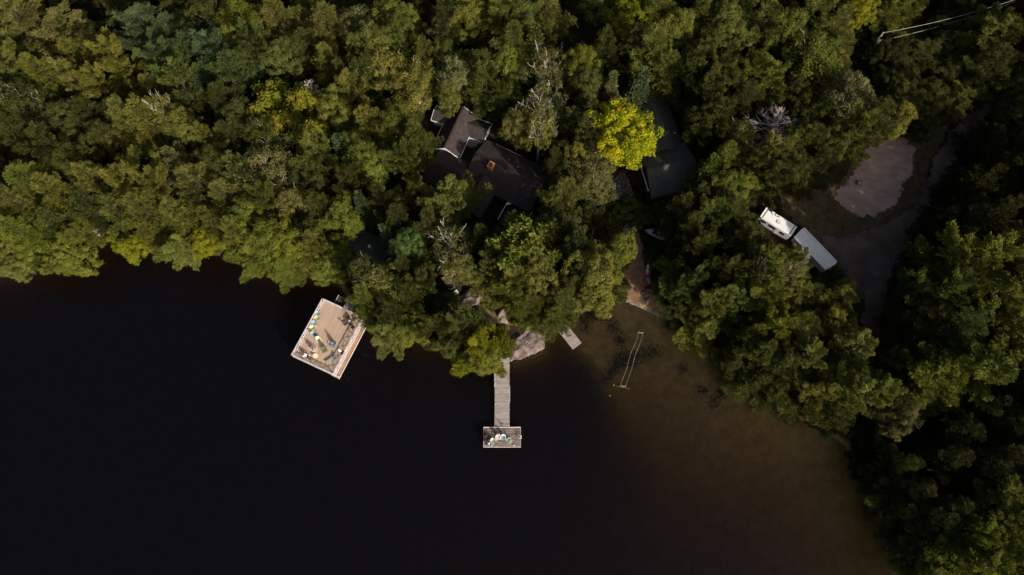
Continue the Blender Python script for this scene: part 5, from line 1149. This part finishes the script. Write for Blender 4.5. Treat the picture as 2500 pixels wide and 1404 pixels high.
# ------------------------------------------------------------------ picnic spot among the rocks
def small_table(name, label, px, py, dx, dy, l, wd, h, mat, cat):
    p = PG(px, py, h); t = thing(name, label, cat, (p.x, p.y, p.z + .06), yaw_of(px, py, dx, dy))
    n_ = max(3, int(wd / .14))
    for i in range(n_): MB().box((0, -wd / 2 + wd * (i + .5) / n_, h), (l, wd / n_ - .015, .04)).build('slat', M[mat], t)
    for sx in (-1, 1):
        for sy in (-1, 1): MB().box((sx * (l / 2 - .1), sy * (wd / 2 - .06), h / 2 - .02), (.07, .07, h - .02)).build('leg', M[mat], t)
    return t
small_table('bench', 'long weathered plank bench below the fire ring', 1093, 720, 20, 10, 1.9, .42, .42, 'dock', 'bench')
small_table('low_table', 'small white slatted table right of the plank bench', 1113, 713.5, 8, -5, .75, .62, .45, 'plastic_white', 'table')
small_table('low_table', 'small white box table half under the hemlock boughs', 1089.5, 669, 8, -4, .62, .45, .5, 'plastic_white', 'table')
small_table('low_table', 'grey slatted stool table below the white box table', 1084, 681, 8, -4, .62, .55, .42, 'rail', 'table')
p = PG(1101, 699); fr_ = thing('fire_ring', 'round black fire ring among the picnic seats', 'fire pit', (p.x, p.y, p.z + .08))
for k in range(11): an = k * .571; MB().box((math.cos(an) * .62, math.sin(an) * .62, .1), (.2, .31, .22), an).build('stone', M['stone'], fr_)
MB().lathe([(.52, 0), (.5, .06), (.02, .05)], n=16).build('ash_bed', M['flue'], fr_)
# picnic table in the dark at right
p = PG(2142, 1065, .7); pt = thing('picnic_table', 'blue-grey picnic table with two benches in deep shade', 'picnic table', (p.x, p.y, p.z), yaw_of(2142, 1065, 28, -20))
for i in range(5): MB().box((0, -.36 + i * .18, .74), (2.1, .165, .045)).build('table_board', M['paint_bluegrey'], pt)
for s in (-1, 1):
    for k in range(2): MB().box((0, s * (.72 + k * .17), .43), (2.1, .155, .045)).build('bench_board', M['paint_bluegrey'], pt)
    MB().bar((s * .75, -.85, .38), (s * .75, .85, .38), .045, .1).build('bench_beam', M['paint_bluegrey'], pt)
    for q_ in (-1, 1): MB().bar((s * .80, q_ * .72, 0), (s * .80, q_ * .28, .71), .05, .1).build('leg', M['paint_bluegrey'], pt)
# colourful sail resting on a small beached hull
p = PG(1603, 573); sy_ = yaw_of(1603, 573, 60, 28); sb = thing('beached_sailboat', 'beached sailboard with crumpled yellow, white and violet sail', 'sailboat', (p.x, p.y, p.z + .1), sy_)
hull = MB(); st_ = [(-2.3, .02, .30), (-1.7, .26, .22), (-.6, .38, .18), (.7, .37, .18), (1.8, .24, .22), (2.3, .05, .30)]; vs_ = []
for x, hw_, z in st_: vs_ += [(x, -hw_ - .35, z + .10), (x, -hw_ * .5 - .35, z - .16), (x, hw_ * .5 - .35, z - .16), (x, hw_ - .35, z + .10), (x, -.35, z + .16)]
fs_ = []
for i in range(len(st_) - 1):
    for k in range(5): a0, b0 = i * 5 + k, i * 5 + (k + 1) % 5; fs_.append((a0, b0, b0 + 5, a0 + 5))
hull.add(vs_, fs_ + [(4, 3, 2, 1, 0), (25, 26, 27, 28, 29)]); hull.build('hull', M['sail_white'], sb, smooth=True)
def sail_panel(poly, mat, nm):
    m = MB(); n_ = len(poly); cx = sum(p_[0] for p_ in poly) / n_; cy = sum(p_[1] for p_ in poly) / n_
    m.add([(*p_, .42 + .10 * math.sin(p_[0] * 2.1) + .16 * max(0, .9 - abs(p_[1]))) for p_ in poly] + [(cx, cy, .66)], [(i, (i + 1) % n_, n_) for i in range(n_)]); o = m.build(nm, M[mat], sb); o.modifiers.new('thick', 'SOLIDIFY').thickness = .03
sail_panel([(-2.25, -.35), (-.9, -.35), (-.75, .45), (-1.5, .25)], 'sail_white', 'sail_panel'); sail_panel([(-1.5, .25), (-.75, .45), (-.3, .95), (-1.0, .75)], 'sail_violet', 'sail_panel'); sail_panel([(-.88, -.35), (-.3, -.35), (-.15, .4), (-.73, .44)], 'black', 'sail_window')
sail_panel([(-.28, -.35), (1.3, -.35), (2.2, -.4), (1.2, .12), (-.14, .16)], 'sail_yellow', 'sail_panel'); sail_panel([(-.13, .18), (1.18, .14), (1.0, .65), (-.28, .93)], 'sail_white', 'sail_panel')
MB().tube([(-2.35, -.42, .5), (0, -.42, .56), (2.4, -.45, .42)], .035, 6).build('mast', M['sail_violet'], sb)
# canoes and red gear along the beach edge
def canoe(name, label, px, py, dx, dy, l, wd, mat, cat):
    p = PG(px, py); t = thing(name, label, cat, (p.x, p.y, p.z + .08), yaw_of(px, py, dx, dy)); vs_ = []; n_ = 9
    for i in range(n_):
        u = -1 + 2 * i / (n_ - 1); hw_ = wd / 2 * (1 - abs(u) ** 2.4) + .015; z = .30 + .12 * abs(u) ** 3
        vs_ += [(u * l / 2, -hw_, z), (u * l / 2, -hw_ * .7, .06), (u * l / 2, 0, 0 + .08 * abs(u) ** 4), (u * l / 2, hw_ * .7, .06), (u * l / 2, hw_, z), (u * l / 2, 0, z + .05)]
    fs_ = [(i * 6 + k, i * 6 + (k + 1) % 6, (i + 1) * 6 + (k + 1) % 6, (i + 1) * 6 + k) for i in range(n_ - 1) for k in range(6)] + [(5, 4, 3, 2, 1, 0), tuple(range((n_ - 1) * 6, n_ * 6))]
    MB().add(vs_, fs_).build('hull', M[mat], t, smooth=True); MB().lathe([(.02, .30), (.26, .33), (.28, .38), (.24, .38), (.22, .33), (.02, .31)], n=14).build('cockpit_rim', M['black'], t); return t
canoe('kayak', 'slim white kayak lying along the edge of the beach', 1580.5, 657, -5, 34, 2.9, .62, 'white', 'kayak')
canoe('kayak', 'dark red kayak half hidden beside the white kayak', 1586, 660, -4, 22, 2.6, .6, 'red', 'kayak')
canoe('kayak', 'pale grey kayak end showing above the white kayak', 1584, 636, -4, 22, 2.3, .6, 'rail', 'kayak')
for px, py, lab in ((1574, 673, 'upper red beach chair beside the white kayak'), (1573.5, 695, 'lower red beach chair above the rock pile')):
    p = PG(px, py); camp_chair(lab, (p.x, p.y, p.z + .08), 1.2 if py < 680 else 1.7, 'red')
for o in [o for o in COL.objects if o.name.startswith('folding_chair') and 'red' in o.get('label', '')]: o['group'] = 'red beach chairs'
p = PG(1581, 688); o = MB().box((0, 0, .3), (.7, 1.3, .5), .2).build('storage_box', M['black'], loc=p, bevel=.05); MB().box((0, 0, .57), (.76, 1.36, .05), .2).build('lid', M['paint_bluegrey'], o); tag(o, 'dark storage box between the two red beach chairs', 'box')
# floating rope frame in the bay
c4 = [P(1559, 811, .03), P(1570, 812, .03), P(1527.5, 943, .03), P(1515, 941, .03)]; o0 = sum(c4, Vector()) / 4; sw_ = thing('swim_lane', 'floating white rope frame in the shallow brown bay', 'swim lane', o0)
def rp(a_, b_): return [Vector(a_).lerp(Vector(b_), t / 10) - o0 + Vector((.10 * math.sin(t * 1.1) * (0 < t < 10), .0, 0)) for t in range(11)]
MB().tube(rp(c4[0], c4[3]), .014, 5).build('rope', M['rope'], sw_); MB().tube(rp(c4[1], c4[2]), .014, 5).build('rope', M['rope'], sw_)
for a_, b_ in ((c4[0], c4[1]), (c4[3], c4[2])): q = (a_ + b_) / 2 + Vector((0, -.12, 0)); MB().tube([a_ - o0, q - o0, b_ - o0], .028, 6).build('float_bar', M['white'], sw_)
MB().tube([P(1504, 943.5, .0) - o0, P(1538, 949, .0) - o0], .014, 5).build('tail_line', M['yellow'], sw_)
for px, py, lab in ((1498.5, 940, 'orange-yellow buoy at lower left of the rope frame'), (1489, 966, 'small faded buoy farther below the rope frame')):
    p = P(px, py, 0); o = MB().lathe([(.02, -.10), (.09, -.05), (.11, .02), (.07, .07), (.02, .09)], n=10).build('buoy', M['yellow'], loc=(p.x, p.y, -.05), smooth=True); tag(o, lab, 'buoy', 'buoys by the rope frame')
# logs and driftwood
def log(name, label, a_, b_, r_, mat, za=.3, zb=.3):
    A, B_ = PG(*a_), PG(*b_); A.z = max(A.z, 0) + za; B_.z = max(B_.z, 0) + zb; o0 = (A + B_) / 2; m = MB(); m.tube([A - o0, (A + B_) / 2 - o0 + Vector((.1, .08, .06)), B_ - o0], [r_, r_ * .85, r_ * .6], 7)
    d_ = (B_ - A).normalized(); s_ = d_.cross(Vector((0, 0, 1)))
    for t, sg in ((.4, 1), (.65, -1)): q = A.lerp(B_, t) - o0; m.tube([q, q + s_ * sg * .5 + Vector((0, 0, .3)) + d_ * .3], [r_ * .4, r_ * .15], 5)
    tag(m.build(name, M[mat], loc=o0), label, 'log', 'fallen logs')
log('fallen_log', 'white birch log lying above the left shore', (470, 557), (500, 557), .22, 'birch_bark', 11, 11.5)
log('fallen_log', 'pale dead trunk slanting through trees at upper left', (105, 208), (165, 236), .16, 'dead_wood', 7, 6)
log('fallen_log', 'bleached dead limb above the dark birches at left', (162, 362), (200, 368), .10, 'birch_bark', 9, 8.5)
log('fallen_log', 'bleached stump log at the shore left of the overhanging pine', (532, 578), (556, 594), .18, 'dead_wood', .5, .2)
log('fallen_log', 'reddish fallen trunk in the dark gap at top, upper one', (1380, 30), (1412, 72), .2, 'cedar', .5, .5)
log('fallen_log', 'reddish fallen trunk in the dark gap at top, lower one', (1400, 92), (1432, 118), .2, 'cedar', .5, .5)
log('fallen_log', 'pale driftwood log standing at the right shore', (1929, 1008), (1923, 1028), .14, 'birch_bark', .4, .1)
log('fallen_log', 'thin pale trunk in the shade at lower right', (2220, 1148), (2248, 1155), .12, 'birch_bark', 5, 5)
p = PG(62, 655); db = thing('dead_bush', 'grey leafless bush at the water edge on the far left', 'bush', (p.x, p.y, max(p.z, .1)))
m = MB(); rb = random.Random(9)
for k in range(120):
    an = rb.uniform(0, 6.28); e1 = rb.uniform(.3, 1.3); L_ = rb.uniform(.9, 1.9); d_ = Vector((math.cos(an) * math.cos(e1), math.sin(an) * math.cos(e1), math.sin(e1))); q = d_ * L_ * .5
    m.tube([(0, 0, 0), q, q + (d_ + Vector((rb.uniform(-.6, .6), rb.uniform(-.6, .6), -.1))).normalized() * L_ * .5], [.03, .02, .008], 3, cap=False)
m.build('twigs', M['dead_wood'], db); MB().tube([(-.1, -.6, 0), (-.15, -.75, .6)], [.09, .05], 6).build('stump', M['rock_pale'], db)
p = PG(812, 561, 3); o = MB().lathe([(.12, 0), (.16, .35), (.08, .25), (.02, .4)], n=10).build('bucket', M['plastic_white'], loc=(p.x, p.y, p.z + 4.5)); tag(o, 'small white bucket hung in the bright yellow-green maple', 'bucket')

# ------------------------------------------------------------------ dark weed on the sandy bed of the bay
m = MB(); rw = random.Random(8)
def weed(pxs, n_, sz=(.08, .26)):
    n_ *= 3
    poly = np.array(pxs, float); x0, y0 = poly.min(0); x1, y1 = poly.max(0); k = 0
    while k < n_:
        px, py = rw.uniform(x0, x1), rw.uniform(y0, y1)
        if not inside(poly, np.array([px]), np.array([py]))[0]: continue
        px += rw.gauss(0, 8); py += rw.gauss(0, 6); k += 1; p = PG(px, py); p = P(px, py, p.z); h = rw.uniform(.12, .35); s = rw.uniform(*sz); an = rw.uniform(0, 6.28); ca, sa = math.cos(an), math.sin(an)
        m.add([(p.x - ca * s, p.y - sa * s, p.z - .02), (p.x + sa * s * .2, p.y - ca * s * .2, p.z + h * .6), (p.x + ca * s, p.y + sa * s, p.z + h), (p.x - sa * s * .2, p.y + ca * s * .2, p.z + h * .4)], [(0, 1, 2, 3)])
weed([(1420, 765), (1440, 755), (1480, 762), (1512, 800), (1506, 815), (1488, 802), (1470, 775), (1436, 785), (1426, 815), (1414, 805)], 420)
weed([(1508, 822), (1519, 820), (1520, 842), (1510, 842)], 70); weed([(1496, 875), (1520, 858), (1545, 862), (1560, 870), (1556, 892), (1520, 893), (1500, 895)], 330); weed([(1480, 915), (1502, 890), (1512, 895), (1490, 920), (1476, 935)], 120)
weed([(1560, 852), (1600, 842), (1615, 860), (1600, 875), (1565, 876)], 170, (.08, .25)); weed([(1654, 895), (1668, 890), (1678, 905), (1665, 912)], 60, (.08, .25)); weed([(1706, 950), (1722, 942), (1726, 955), (1712, 962)], 40, (.1, .35)); weed([(1750, 956), (1764, 954), (1762, 966), (1752, 966)], 35, (.1, .35)); weed([(1610, 788), (1650, 784), (1668, 796), (1630, 798)], 120, (.08, .25))
weed([(1725, 975), (1745, 965), (1760, 990), (1740, 1000)], 35, (.1, .3))
m.build('water_weed', M['weed'], kind='stuff')
# lone dark shrubs and turning leaves
